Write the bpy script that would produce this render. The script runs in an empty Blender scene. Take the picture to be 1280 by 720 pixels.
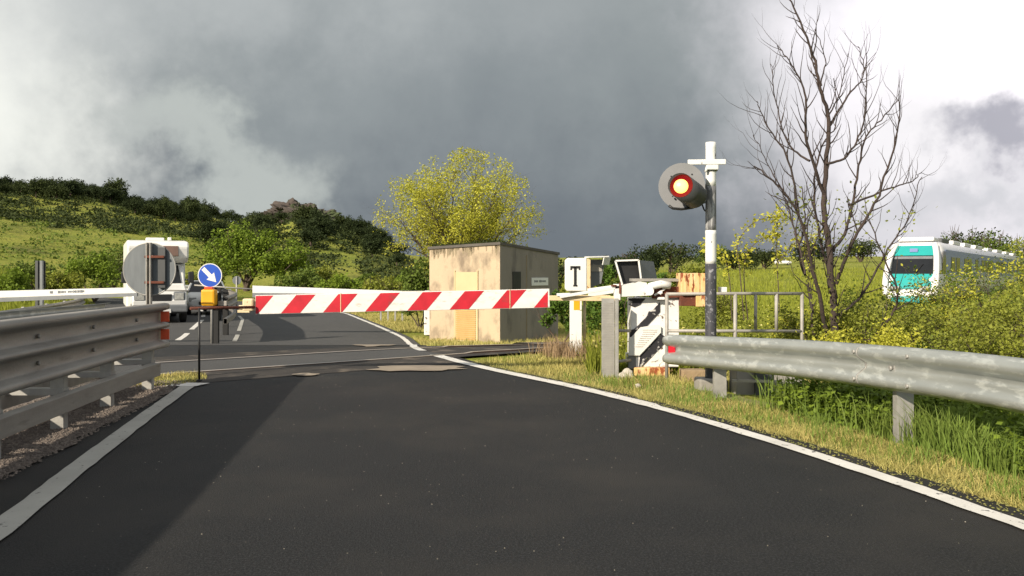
import bpy, bmesh, math, random
import numpy as np
from mathutils import Vector, Matrix

S = bpy.context.scene
C = S.collection
F, CX, HY, CH = 1100.0, 640.0, 343.0, 1.2     # focal length / principal column / horizon row in a 1280 px frame, eye height

# ------------------------------------------------------------------ camera
cam = bpy.data.cameras.new('camera'); co = bpy.data.objects.new('camera', cam); C.objects.link(co)
co.location = (0, 0, CH); co.rotation_euler = (math.radians(90), 0, 0)
cam.sensor_width = 36; cam.lens = 36 * F / 1280; cam.shift_y = -(360 - HY) / 1280
cam.clip_start = 0.05; cam.clip_end = 3000
S.camera = co

# ------------------------------------------------------------------ light
SUN_AZ = math.radians(222)      # compass direction of the sun: behind the camera, to its left
SUN_EL = math.radians(27)
sx, sy = math.sin(SUN_AZ), math.cos(SUN_AZ)
sd = Vector((sx * math.cos(SUN_EL), sy * math.cos(SUN_EL), math.sin(SUN_EL)))
sl = bpy.data.lights.new('sun', 'SUN'); sl.energy = 5.0; sl.angle = math.radians(1.0); sl.color = (1.0, 0.89, 0.73)
so = bpy.data.objects.new('sun', sl); C.objects.link(so)
so.rotation_euler = (-sd).to_track_quat('-Z', 'Y').to_euler()

W = bpy.data.worlds.new('World'); S.world = W; W.use_nodes = True
nt = W.node_tree; nt.nodes.clear()
def N(t, **k):
    n = nt.nodes.new(t)
    for a, b in k.items(): setattr(n, a, b)
    return n
L = lambda a, b: nt.links.new(a, b)
wo = N('ShaderNodeOutputWorld'); bg = N('ShaderNodeBackground')
sky = N('ShaderNodeTexSky'); sky.sky_type = 'NISHITA'; sky.sun_disc = False
sky.sun_elevation = SUN_EL; sky.sun_rotation = SUN_AZ; sky.air_density = 1.3; sky.dust_density = 2.0
tc = N('ShaderNodeTexCoord')
def noise(vec, scale, detail=5, rough=0.55, dist=0.0):
    n = N('ShaderNodeTexNoise'); n.inputs['Scale'].default_value = scale; n.inputs['Detail'].default_value = detail
    n.inputs['Roughness'].default_value = rough; n.inputs['Distortion'].default_value = dist
    L(vec, n.inputs['Vector']); return n
def vm(op, a, b=None):
    n = N('ShaderNodeVectorMath', operation=op)
    for i, v in enumerate((a, b)):
        if v is None: continue
        if isinstance(v, (tuple, list)): n.inputs[i].default_value = v
        else: L(v, n.inputs[i])
    return n
def fm(op, a, b=None, c=None, clamp=False):
    n = N('ShaderNodeMath', operation=op); n.use_clamp = clamp
    for i, v in enumerate((a, b, c)):
        if v is None: continue
        if isinstance(v, (int, float)): n.inputs[i].default_value = v
        else: L(v, n.inputs[i])
    return n.outputs[0]
gv = tc.outputs['Generated']
n1 = noise(gv, 2.2, 6, 0.6)
n2 = noise(gv, 7.0, 6, 0.62)
n3 = noise(gv, 1.1, 3, 0.5)
warp = vm('SUBTRACT', n1.outputs['Color'], (0.5, 0.5, 0.5))
w1 = vm('MULTIPLY', warp.outputs[0], (0.34, 0.34, 0.34))
warp2 = vm('SUBTRACT', n2.outputs['Color'], (0.5, 0.5, 0.5))
w2 = vm('MULTIPLY', warp2.outputs[0], (0.22, 0.22, 0.22))
d0 = vm('ADD', gv, w1.outputs[0]); d0 = vm('ADD', d0.outputs[0], w2.outputs[0])
def direction(px, py):
    v = Vector(((px - CX) / F, 1, (HY - py) / F)); v.normalize(); return v
def blob(px, py, rad, soft, sxx=1.0, szz=1.0):
    """smooth mask around a sky direction"""
    d = direction(px, py)
    df = vm('SUBTRACT', d0.outputs[0], tuple(d))
    df = vm('MULTIPLY', df.outputs[0], (sxx, 1, szz))
    ln = N('ShaderNodeVectorMath', operation='LENGTH'); L(df.outputs[0], ln.inputs[0])
    mr = N('ShaderNodeMapRange', interpolation_type='SMOOTHSTEP')
    mr.inputs['From Min'].default_value = rad + soft; mr.inputs['From Max'].default_value = max(0.0, rad - soft)
    L(ln.outputs['Value'], mr.inputs['Value']); return mr.outputs['Result']
def mixc(fac, a, b):
    n = N('ShaderNodeMix', data_type='RGBA')
    if isinstance(fac, (int, float)): n.inputs[0].default_value = fac
    else: L(fac, n.inputs[0])
    for i, v in ((6, a), (7, b)):
        if isinstance(v, tuple): n.inputs[i].default_value = (*v, 1)
        else: L(v, n.inputs[i])
    return n.outputs[2]
# storm cloud deck: dark slate ahead, breaking to bright white at the sides and overhead
sep = N('ShaderNodeSeparateXYZ'); L(d0.outputs[0], sep.inputs[0])
mott = N('ShaderNodeMapRange'); mott.inputs['From Min'].default_value = 0.36; mott.inputs['From Max'].default_value = 0.66
n4 = noise(d0.outputs[0] if False else gv, 3.6, 7, 0.6, 0.6)
L(fm('ADD', fm('MULTIPLY', n1.outputs['Fac'], 0.45), fm('MULTIPLY', n4.outputs['Fac'], 0.55)), mott.inputs['Value'])
dark = mixc(mott.outputs[0], (0.210, 0.235, 0.247), (0.285, 0.313, 0.318))
low = N('ShaderNodeMapRange', interpolation_type='SMOOTHSTEP'); low.inputs['From Min'].default_value = 0.20; low.inputs['From Max'].default_value = 0.0
L(sep.outputs['Z'], low.inputs['Value'])
col = mixc(low.outputs[0], dark, (0.135, 0.155, 0.175))
backm = N('ShaderNodeMapRange', interpolation_type='SMOOTHSTEP'); backm.inputs['From Min'].default_value = 0.45; backm.inputs['From Max'].default_value = -0.2
L(sep.outputs['Y'], backm.inputs['Value'])
col = mixc(backm.outputs[0], col, (0.50, 0.54, 0.58))
topm = N('ShaderNodeMapRange', interpolation_type='SMOOTHSTEP'); topm.inputs['From Min'].default_value = 0.34; topm.inputs['From Max'].default_value = 0.80
L(sep.outputs['Z'], topm.inputs['Value'])
col = mixc(topm.outputs[0], col, (0.46, 0.47, 0.47))
col = mixc(fm('MULTIPLY', blob(-60, 40, 0.15, 0.14), 0.9), col, (0.70, 0.71, 0.68))
col = mixc(fm('MULTIPLY', blob(-50, 180, 0.11, 0.09, 0.8, 1.4), 0.9), col, (0.76, 0.77, 0.72))
col = mixc(fm('MULTIPLY', blob(330, -30, 0.10, 0.12, 0.4, 1.4), 0.5), col, (0.50, 0.52, 0.52))
col = mixc(fm('MULTIPLY', blob(285, 215, 0.060, 0.038, 0.75, 1.5), 0.75), col, (0.46, 0.49, 0.465))
col = mixc(fm('MULTIPLY', blob(560, 130, 0.12, 0.11), 0.28), col, (0.20, 0.225, 0.245))
col = mixc(fm('MULTIPLY', blob(1270, 90, 0.20, 0.15, 0.95, 0.85), 1.0), col, (0.93, 0.89, 0.93))
col = mixc(fm('MULTIPLY', blob(1180, 200, 0.06, 0.06), 0.8), col, (0.72, 0.71, 0.72))
col = mixc(fm('MULTIPLY', blob(1255, 205, 0.045, 0.025, 0.8, 1.3), 0.9), col, (0.33, 0.33, 0.38))
col = mixc(fm('MULTIPLY', blob(1200, 285, 0.05, 0.05, 0.5, 2.4), 0.75), col, (0.46, 0.47, 0.50))
skys = vm('MULTIPLY', sky.outputs[0], (0.10, 0.10, 0.10))
gap = N('ShaderNodeMapRange'); gap.inputs['From Min'].default_value = 0.70; gap.inputs['From Max'].default_value = 0.9
gap.inputs['To Max'].default_value = 0.5; L(n3.outputs['Fac'], gap.inputs['Value'])
fin = mixc(gap.outputs[0], col, skys.outputs[0])
fin10 = vm('MULTIPLY', fin, (10, 10, 10))
L(fin10.outputs[0], bg.inputs['Color']); bg.inputs['Strength'].default_value = 0.1
L(bg.outputs[0], wo.inputs[0])

S.view_settings.view_transform = 'Standard'; S.view_settings.look = 'None'
S.view_settings.exposure = 0.32; S.view_settings.gamma = 1
S.render.engine = 'CYCLES'
S.cycles.max_bounces = 5; S.cycles.diffuse_bounces = 2; S.cycles.glossy_bounces = 3; S.cycles.transmission_bounces = 3
S.cycles.transparent_max_bounces = 6; S.cycles.use_denoising = True
S.cycles.caustics_reflective = False; S.cycles.caustics_refractive = False

# ------------------------------------------------------------------ materials
def mat(name, c1, c2=None, scale=4.0, rough=0.7, metal=0.0, bump=0.0, bscale=None, detail=6, spots=None, spotscale=8.0,
        spotlo=0.6, spothi=0.66, stretch=None, emit=None, estr=0, spec=0.5, island=0.0, transl=0.0, fine=0.0, spotrough=None):
    m = bpy.data.materials.new(name); m.use_nodes = True; t = m.node_tree; t.nodes.clear()
    o = t.nodes.new('ShaderNodeOutputMaterial'); p = t.nodes.new('ShaderNodeBsdfPrincipled')
    p.inputs['Roughness'].default_value = rough; p.inputs['Metallic'].default_value = metal
    p.inputs['Specular IOR Level'].default_value = spec
    tcn = t.nodes.new('ShaderNodeTexCoord'); vec = tcn.outputs['Object']
    if stretch:
        mp = t.nodes.new('ShaderNodeMapping'); mp.inputs['Scale'].default_value = stretch; t.links.new(vec, mp.inputs[0]); svec = mp.outputs[0]
    else: svec = vec
    def tn(sc, d=detail, v=svec, r=0.6):
        n = t.nodes.new('ShaderNodeTexNoise'); n.inputs['Scale'].default_value = sc; n.inputs['Detail'].default_value = d
        n.inputs['Roughness'].default_value = r; t.links.new(v, n.inputs['Vector']); return n.outputs['Fac']
    def mr(v, a, b, c=0.0, d=1.0):
        n = t.nodes.new('ShaderNodeMapRange'); n.inputs['From Min'].default_value = a; n.inputs['From Max'].default_value = b
        n.inputs['To Min'].default_value = c; n.inputs['To Max'].default_value = d; t.links.new(v, n.inputs['Value']); return n.outputs[0]
    def mx(f, a, b, mode='MIX'):
        n = t.nodes.new('ShaderNodeMix'); n.data_type = 'RGBA'; n.blend_type = mode
        if isinstance(f, float): n.inputs[0].default_value = f
        else: t.links.new(f, n.inputs[0])
        for i, v in ((6, a), (7, b)):
            if isinstance(v, tuple): n.inputs[i].default_value = (*v, 1)
            else: t.links.new(v, n.inputs[i])
        return n.outputs[2]
    col = c1
    c2 = c2 or tuple(x * 0.75 for x in c1)
    col = mx(mr(tn(scale), 0.3, 0.7), c1, c2)
    if fine:
        f = tn(fine, 2, vec); col = mx(mr(f, 0.46, 0.66, 0.0, 1.0), col, tuple(x * 2.4 + 0.012 for x in c1))
    if island:
        g = t.nodes.new('ShaderNodeNewGeometry')
        col = mx(mr(g.outputs['Random Per Island'], 0, 1, 0, island), col, tuple(min(1, x * 1.9) for x in c1))
    if spots:
        f = mr(tn(spotscale, 8), spotlo, spothi); col = mx(f, col, spots)
        if spotrough is not None:
            r_ = t.nodes.new('ShaderNodeMapRange'); r_.inputs['To Min'].default_value = rough; r_.inputs['To Max'].default_value = spotrough
            t.links.new(f, r_.inputs['Value']); t.links.new(r_.outputs[0], p.inputs['Roughness'])
    if isinstance(col, tuple): p.inputs['Base Color'].default_value = (*col, 1)
    else: t.links.new(col, p.inputs['Base Color'])
    if bump:
        b = t.nodes.new('ShaderNodeBump'); b.inputs['Strength'].default_value = bump; b.inputs['Distance'].default_value = 0.02
        t.links.new(tn(bscale or scale * 6, 8, vec), b.inputs['Height']); t.links.new(b.outputs[0], p.inputs['Normal'])
    if emit:
        p.inputs['Emission Color'].default_value = (*emit, 1); p.inputs['Emission Strength'].default_value = estr
    sh = p.outputs[0]
    if transl:
        tr = t.nodes.new('ShaderNodeBsdfTranslucent'); ms = t.nodes.new('ShaderNodeMixShader'); ms.inputs[0].default_value = transl
        t.links.new(col, tr.inputs['Color']); t.links.new(p.outputs[0], ms.inputs[1]); t.links.new(tr.outputs[0], ms.inputs[2]); sh = ms.outputs[0]
    t.links.new(sh, o.inputs['Surface'])
    return m

MT = {}
MT['asphalt'] = mat('asphalt', (0.0100, 0.0103, 0.0110), (0.0165, 0.0168, 0.0175), 0.45, 0.72, bump=0.6, bscale=120, fine=80, spots=(0.033, 0.031, 0.029), spotscale=0.55, spotlo=0.46, spothi=0.64, spec=0.25)
MT['old_asphalt'] = mat('old_asphalt', (0.048, 0.048, 0.048), (0.066, 0.064, 0.062), 0.9, 0.85, bump=0.4, bscale=160, fine=120, spec=0.3)
MT['cross_asphalt'] = mat('crossing_asphalt', (0.034, 0.031, 0.029), (0.066, 0.058, 0.052), 1.1, 0.9, bump=0.5, bscale=120, spots=(0.15, 0.125, 0.10), spotscale=2.2, spotlo=0.55, spothi=0.66, spec=0.3)
MT['dark_asphalt'] = mat('dark_asphalt', (0.018, 0.018, 0.018), (0.026, 0.025, 0.024), 1.2, 0.88, bump=0.5, bscale=220, fine=170, spec=0.25)
MT['sand'] = mat('sandy_concrete', (0.34, 0.28, 0.21), (0.22, 0.18, 0.14), 3.0, 0.9, bump=0.3)
MT['paint'] = mat('road_paint', (0.78, 0.76, 0.72), (0.62, 0.60, 0.56), 3.0, 0.7, spots=(0.10, 0.095, 0.09), spotscale=19, spotlo=0.615, spothi=0.655, bump=0.2, bscale=200)
MT['paint_grey'] = mat('worn_road_paint', (0.46, 0.45, 0.41), (0.36, 0.35, 0.32), 2.0, 0.75, spots=(0.06, 0.06, 0.055), spotscale=22, spotlo=0.625, spothi=0.67, bump=0.2, bscale=200)
MT['soil'] = mat('soil_and_straw', (0.15, 0.17, 0.045), (0.24, 0.21, 0.07), 1.3, 0.95, bump=0.5, bscale=30, spots=(0.10, 0.08, 0.05), spotscale=6, spotlo=0.6, spothi=0.7)
MT['gravel'] = mat('gravel', (0.22, 0.18, 0.15), (0.11, 0.09, 0.08), 30, 0.95, bump=1.0, bscale=70, spots=(0.30, 0.25, 0.21), spotscale=45, spotlo=0.55, spothi=0.6)
MT['galv'] = mat('galvanised_steel', (0.50, 0.52, 0.49), (0.38, 0.40, 0.38), 5, 0.42, 0.55, bump=0.12, bscale=30, spots=(0.62, 0.64, 0.60), spotscale=14, spotlo=0.52, spothi=0.62, stretch=(1, 0.35, 1.0))
MT['galv_old'] = mat('weathered_galvanised_steel', (0.34, 0.32, 0.29), (0.23, 0.21, 0.19), 4, 0.55, 0.45, bump=0.15, bscale=30, spots=(0.16, 0.14, 0.12), spotscale=5, spotlo=0.6, spothi=0.75, stretch=(1, 0.3, 2))
MT['galv_post'] = mat('post_steel', (0.42, 0.41, 0.38), (0.30, 0.29, 0.27), 8, 0.55, 0.3, bump=0.1)
MT['tube'] = mat('painted_tube', (0.42, 0.40, 0.36), (0.30, 0.28, 0.25), 10, 0.6, 0.15, spots=(0.10, 0.09, 0.08), spotscale=9, spotlo=0.62, spothi=0.68)
MT['red'] = mat('red_sheeting', (0.60, 0.014, 0.03), (0.44, 0.01, 0.022), 7, 0.45, spots=(0.30, 0.04, 0.04), spotscale=9, spotlo=0.58, spothi=0.7)
MT['orange'] = mat('orange_reflector', (0.75, 0.10, 0.03), (0.6, 0.07, 0.02), 9, 0.35)
MT['white'] = mat('white_paint', (0.80, 0.79, 0.75), (0.70, 0.69, 0.65), 3, 0.45, spots=(0.35, 0.24, 0.14), spotscale=9, spotlo=0.70, spothi=0.76)
MT['clean_white'] = mat('clean_white_paint', (0.82, 0.81, 0.78), (0.74, 0.73, 0.70), 2, 0.35)
MT['bar_white'] = mat('barrier_white', (0.80, 0.77, 0.73), (0.70, 0.68, 0.64), 6, 0.45, spots=(0.50, 0.42, 0.34), spotscale=7, spotlo=0.56, spothi=0.72, stretch=(1, 1, 2.5))
MT['chip_white'] = mat('chipped_white_paint', (0.84, 0.83, 0.81), (0.74, 0.72, 0.69), 5, 0.5, spots=(0.13, 0.09, 0.07), spotscale=8, spotlo=0.595, spothi=0.62, bump=0.15)
MT['chip_black'] = mat('chipped_black_paint', (0.012, 0.012, 0.018), (0.02, 0.02, 0.024), 8, 0.75, spots=(0.62, 0.60, 0.58), spotscale=11, spotlo=0.57, spothi=0.62)
MT['rust_orange'] = mat('peeling_orange_paint', (0.80, 0.60, 0.34), (0.74, 0.44, 0.14), 8, 0.6, spots=(0.30, 0.075, 0.025), spotscale=11, spotlo=0.53, spothi=0.58, bump=0.2, stretch=(1.6, 1, 0.5))
MT['rust'] = mat('rust', (0.16, 0.045, 0.022), (0.10, 0.03, 0.018), 14, 0.85, bump=0.3, spots=(0.55, 0.40, 0.30), spotscale=12, spotlo=0.64, spothi=0.68)
MT['cream'] = mat('cream_paint', (0.74, 0.62, 0.40), (0.66, 0.50, 0.28), 8, 0.55, spots=(0.32, 0.15, 0.06), spotscale=14, spotlo=0.6, spothi=0.66)
MT['black'] = mat('black_metal', (0.012, 0.012, 0.013), (0.02, 0.02, 0.02), 6, 0.5)
MT['dark_grey'] = mat('dark_grey_metal', (0.055, 0.058, 0.060), (0.075, 0.078, 0.08), 4, 0.5, 0.1)
MT['mid_grey'] = mat('grey_painted_metal', (0.20, 0.21, 0.22), (0.15, 0.16, 0.17), 4, 0.5, 0.1)
MT['sign_back'] = mat('sign_back_aluminium', (0.17, 0.185, 0.195), (0.125, 0.138, 0.148), 6, 0.5, 0.3, stretch=(3, 1, 0.5))
MT['disc'] = mat('signal_disc_grey', (0.19, 0.19, 0.20), (0.155, 0.16, 0.165), 5, 0.5)
MT['lens_red'] = mat('red_hood_ring', (0.16, 0.001, 0.008), (0.11, 0.001, 0.006), 6, 0.45, emit=(0.35, 0.0, 0.02), estr=0.15, spec=0.1)
MT['lamp'] = mat('lit_signal_lamp', (1, 0.8, 0.3), (1, 0.6, 0.1), 4, 0.3, emit=(1.0, 0.62, 0.12), estr=2.0)
MT['pole_white'] = mat('flaking_white_pole', (0.80, 0.80, 0.78), (0.68, 0.68, 0.66), 6, 0.6, spots=(0.16, 0.16, 0.16), spotscale=7, spotlo=0.63, spothi=0.65, stretch=(1, 1, 0.5))
MT['pole_worn'] = mat('worn_grey_pole', (0.20, 0.20, 0.205), (0.13, 0.13, 0.135), 8, 0.6, spots=(0.42, 0.42, 0.42), spotscale=9, spotlo=0.50, spothi=0.56, stretch=(2, 2, 0.4))
MT['pole_black'] = mat('flaking_black_pole', (0.04, 0.042, 0.05), (0.06, 0.06, 0.07), 8, 0.5, spots=(0.22, 0.22, 0.24), spotscale=22, spotlo=0.57, spothi=0.61)
MT['blue'] = mat('blue_sheeting', (0.015, 0.085, 0.50), (0.012, 0.07, 0.42), 4, 0.4)
MT['yellow'] = mat('yellow_plastic', (0.85, 0.42, 0.01), (0.75, 0.34, 0.01), 4, 0.45)
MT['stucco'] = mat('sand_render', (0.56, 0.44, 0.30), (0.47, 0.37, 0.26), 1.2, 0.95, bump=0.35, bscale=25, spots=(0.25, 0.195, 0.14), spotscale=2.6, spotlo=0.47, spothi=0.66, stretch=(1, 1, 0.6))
MT['stucco_shaded'] = mat('shaded_render', (0.30, 0.265, 0.225), (0.22, 0.195, 0.165), 1.5, 0.95, bump=0.35, bscale=25, spots=(0.13, 0.115, 0.10), spotscale=2.2, spotlo=0.54, spothi=0.72, stretch=(1, 1, 0.35))  # hut render again, with the shade of the side wall put into its colour
MT['stain'] = mat('lichen_stain', (0.23, 0.19, 0.12), (0.34, 0.27, 0.18), 6, 0.95)
MT['door_y'] = mat('faded_yellow_door', (0.62, 0.50, 0.29), (0.55, 0.44, 0.25), 2, 0.6)
MT['door_o'] = mat('tan_louvre', (0.58, 0.36, 0.13), (0.50, 0.30, 0.10), 6, 0.6)
MT['roof'] = mat('roof_slab', (0.13, 0.115, 0.10), (0.09, 0.08, 0.07), 3, 0.9, bump=0.3)
MT['glass'] = mat('dark_glass', (0.015, 0.017, 0.02), (0.02, 0.022, 0.026), 2, 0.12, spec=0.25)
MT['glass_brown'] = mat('curtained_window', (0.20, 0.12, 0.09), (0.16, 0.10, 0.075), 3, 0.25)
MT['tyre'] = mat('tyre_rubber', (0.014, 0.014, 0.014), (0.02, 0.02, 0.02), 8, 0.85)
MT['teal'] = mat('teal_paint', (0.02, 0.36, 0.34), (0.02, 0.31, 0.30), 2, 0.3)
MT['navy'] = mat('blue_grey_band', (0.20, 0.26, 0.50), (0.17, 0.22, 0.44), 2, 0.3)
MT['train_white'] = mat('train_white', (0.80, 0.78, 0.78), (0.74, 0.72, 0.73), 1, 0.3)
MT['headlight'] = mat('headlight_glass', (0.5, 0.5, 0.46), (0.25, 0.25, 0.24), 10, 0.15)
MT['rail'] = mat('rail_steel', (0.50, 0.44, 0.38), (0.36, 0.31, 0.26), 5, 0.4, 0.3)
MT['rail_side'] = mat('rusty_rail', (0.09, 0.05, 0.035), (0.06, 0.035, 0.025), 5, 0.9)
MT['ballast'] = mat('ballast', (0.17, 0.14, 0.12), (0.08, 0.065, 0.055), 14, 0.95, bump=1.0, bscale=40)
MT['sleeper'] = mat('sleeper', (0.16, 0.14, 0.12), (0.10, 0.09, 0.08), 9, 0.95, bump=0.3)
MT['concrete'] = mat('concrete', (0.33, 0.31, 0.28), (0.24, 0.225, 0.20), 3, 0.9, bump=0.2)
MT['stone'] = mat('pale_stone', (0.55, 0.50, 0.42), (0.40, 0.36, 0.30), 9, 0.9, bump=0.5)
MT['brick'] = mat('tan_block', (0.38, 0.27, 0.16), (0.28, 0.2, 0.12), 8, 0.95, bump=0.4)
MT['rock'] = mat('hill_rock', (0.105, 0.082, 0.07), (0.045, 0.040, 0.034), 0.35, 0.95, bump=0.8, bscale=2, spots=(0.06, 0.08, 0.03), spotscale=0.3, spotlo=0.5, spothi=0.6)
MT['bark'] = mat('bark', (0.115, 0.082, 0.062), (0.065, 0.048, 0.038), 18, 0.95, bump=0.5)
MT['bark_red'] = mat('reddish_bark', (0.070, 0.048, 0.040), (0.036, 0.028, 0.026), 9, 0.95, bump=0.6)
MT['leaf_yellow'] = mat('spring_leaf', (0.46, 0.44, 0.055), (0.28, 0.31, 0.04), 0.9, 0.6, island=0.5, transl=0.35, spec=0.25)
MT['leaf_lime'] = mat('lime_leaf', (0.225, 0.24, 0.035), (0.115, 0.15, 0.022), 1.6, 0.6, island=0.5, transl=0.3, spec=0.25)
MT['leaf_green'] = mat('green_leaf', (0.085, 0.145, 0.02), (0.05, 0.095, 0.015), 0.8, 0.65, island=0.5, transl=0.25, spec=0.2)
MT['leaf_bright'] = mat('fresh_leaf', (0.17, 0.23, 0.025), (0.10, 0.155, 0.02), 0.8, 0.65, island=0.5, transl=0.3, spec=0.2)
MT['leaf_mid'] = mat('bush_leaf', (0.115, 0.155, 0.025), (0.06, 0.10, 0.018), 0.5, 0.65, island=0.5, transl=0.25, spec=0.2)
MT['leaf_dark'] = mat('oak_leaf', (0.030, 0.043, 0.014), (0.019, 0.028, 0.010), 0.3, 0.75, island=0.35, transl=0.12, spec=0.15)
MT['leaf_olive'] = mat('olive_leaf', (0.046, 0.060, 0.018), (0.028, 0.040, 0.013), 0.3, 0.75, island=0.4, transl=0.12, spec=0.15)
MT['grass_straw'] = mat('mown_grass', (0.42, 0.35, 0.13), (0.20, 0.24, 0.05), 1.8, 0.75, island=0.6, transl=0.25, spec=0.2)
MT['grass_green'] = mat('tall_grass', (0.13, 0.20, 0.035), (0.20, 0.24, 0.05), 1.2, 0.65, island=0.5, transl=0.3, spec=0.25)
MT['grass_meadow'] = mat('meadow_grass', (0.25, 0.265, 0.035), (0.145, 0.19, 0.028), 0.8, 0.7, island=0.5, transl=0.3, spec=0.2)
MT['weed'] = mat('dry_weed', (0.30, 0.21, 0.12), (0.19, 0.12, 0.07), 4, 0.9, island=0.4, transl=0.1)
MT['flower'] = mat('yellow_flower', (0.75, 0.62, 0.06), (0.8, 0.75, 0.4), 3, 0.7, transl=0.2)

# ground sheet: lush grass, with straw, bare and scrubby patches
def ground_material():
    m = bpy.data.materials.new('meadow_ground'); m.use_nodes = True; t = m.node_tree; p = t.nodes['Principled BSDF']
    p.inputs['Roughness'].default_value = 0.95; p.inputs['Specular IOR Level'].default_value = 0.1
    g = t.nodes.new('ShaderNodeNewGeometry')
    def tn(sc, d=6):
        n = t.nodes.new('ShaderNodeTexNoise'); n.inputs['Scale'].default_value = sc; n.inputs['Detail'].default_value = d
        n.inputs['Roughness'].default_value = 0.62; t.links.new(g.outputs['Position'], n.inputs['Vector']); return n.outputs['Fac']
    def mx(f, lo, hi, a, b):
        r = t.nodes.new('ShaderNodeMapRange'); r.inputs['From Min'].default_value = lo; r.inputs['From Max'].default_value = hi; t.links.new(f, r.inputs['Value'])
        n = t.nodes.new('ShaderNodeMix'); n.data_type = 'RGBA'; t.links.new(r.outputs[0], n.inputs[0])
        for i, v in ((6, a), (7, b)):
            if isinstance(v, tuple): n.inputs[i].default_value = (*v, 1)
            else: t.links.new(v, n.inputs[i])
        return n.outputs[2]
    c = mx(tn(0.05), 0.35, 0.65, (0.225, 0.27, 0.04), (0.30, 0.295, 0.06))
    c = mx(tn(0.35), 0.45, 0.7, c, (0.15, 0.205, 0.03))
    c = mx(tn(0.11, 8), 0.56, 0.66, c, (0.10, 0.12, 0.03))
    c = mx(tn(3.0), 0.45, 0.75, c, (0.25, 0.225, 0.065))
    t.links.new(c, p.inputs['Base Color'])
    b = t.nodes.new('ShaderNodeBump'); b.inputs['Strength'].default_value = 0.9; b.inputs['Distance'].default_value = 0.25
    t.links.new(tn(2.5, 9), b.inputs['Height']); t.links.new(b.outputs[0], p.inputs['Normal'])
    return m
MT['ground'] = ground_material()

# ------------------------------------------------------------------ helpers
def obj_from(name, me, mats, parent=None, loc=(0, 0, 0)):
    for m in (mats if isinstance(mats, (list, tuple)) else [mats]): me.materials.append(MT[m] if isinstance(m, str) else m)
    o = bpy.data.objects.new(name, me); C.objects.link(o); o.location = loc
    if parent: o.parent = parent
    return o
def tag(o, label=None, cat=None, group=None, kind=None):
    for k, v in (('label', label), ('category', cat), ('group', group), ('kind', kind)):
        if v: o[k] = v
    return o
def thing(name, label, cat, loc=(0, 0, 0), group=None, rz=0):
    o = bpy.data.objects.new(name, None); C.objects.link(o); o.location = loc; o.rotation_euler = (0, 0, rz); o.empty_display_size = 0.2
    return tag(o, label, cat, group)
def children(o): return [c for c in bpy.data.objects if c.parent == o]
def copy_tree(o, loc=None, rz=None, sc=None, label=None):
    def rec(a, par):
        c = a.copy(); C.objects.link(c); c.parent = par
        for k in list(a_children[a]): rec(k, c)
        return c
    a_children = {}
    def coll(a):
        a_children[a] = children(a)
        for k in a_children[a]: coll(k)
    coll(o)
    c = rec(o, None)
    if loc is not None: c.location = loc
    if rz is not None: c.rotation_euler = (0, 0, rz)
    if sc is not None: c.scale = sc if isinstance(sc, tuple) else (sc, sc, sc)
    if label: c['label'] = label
    return c

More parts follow.
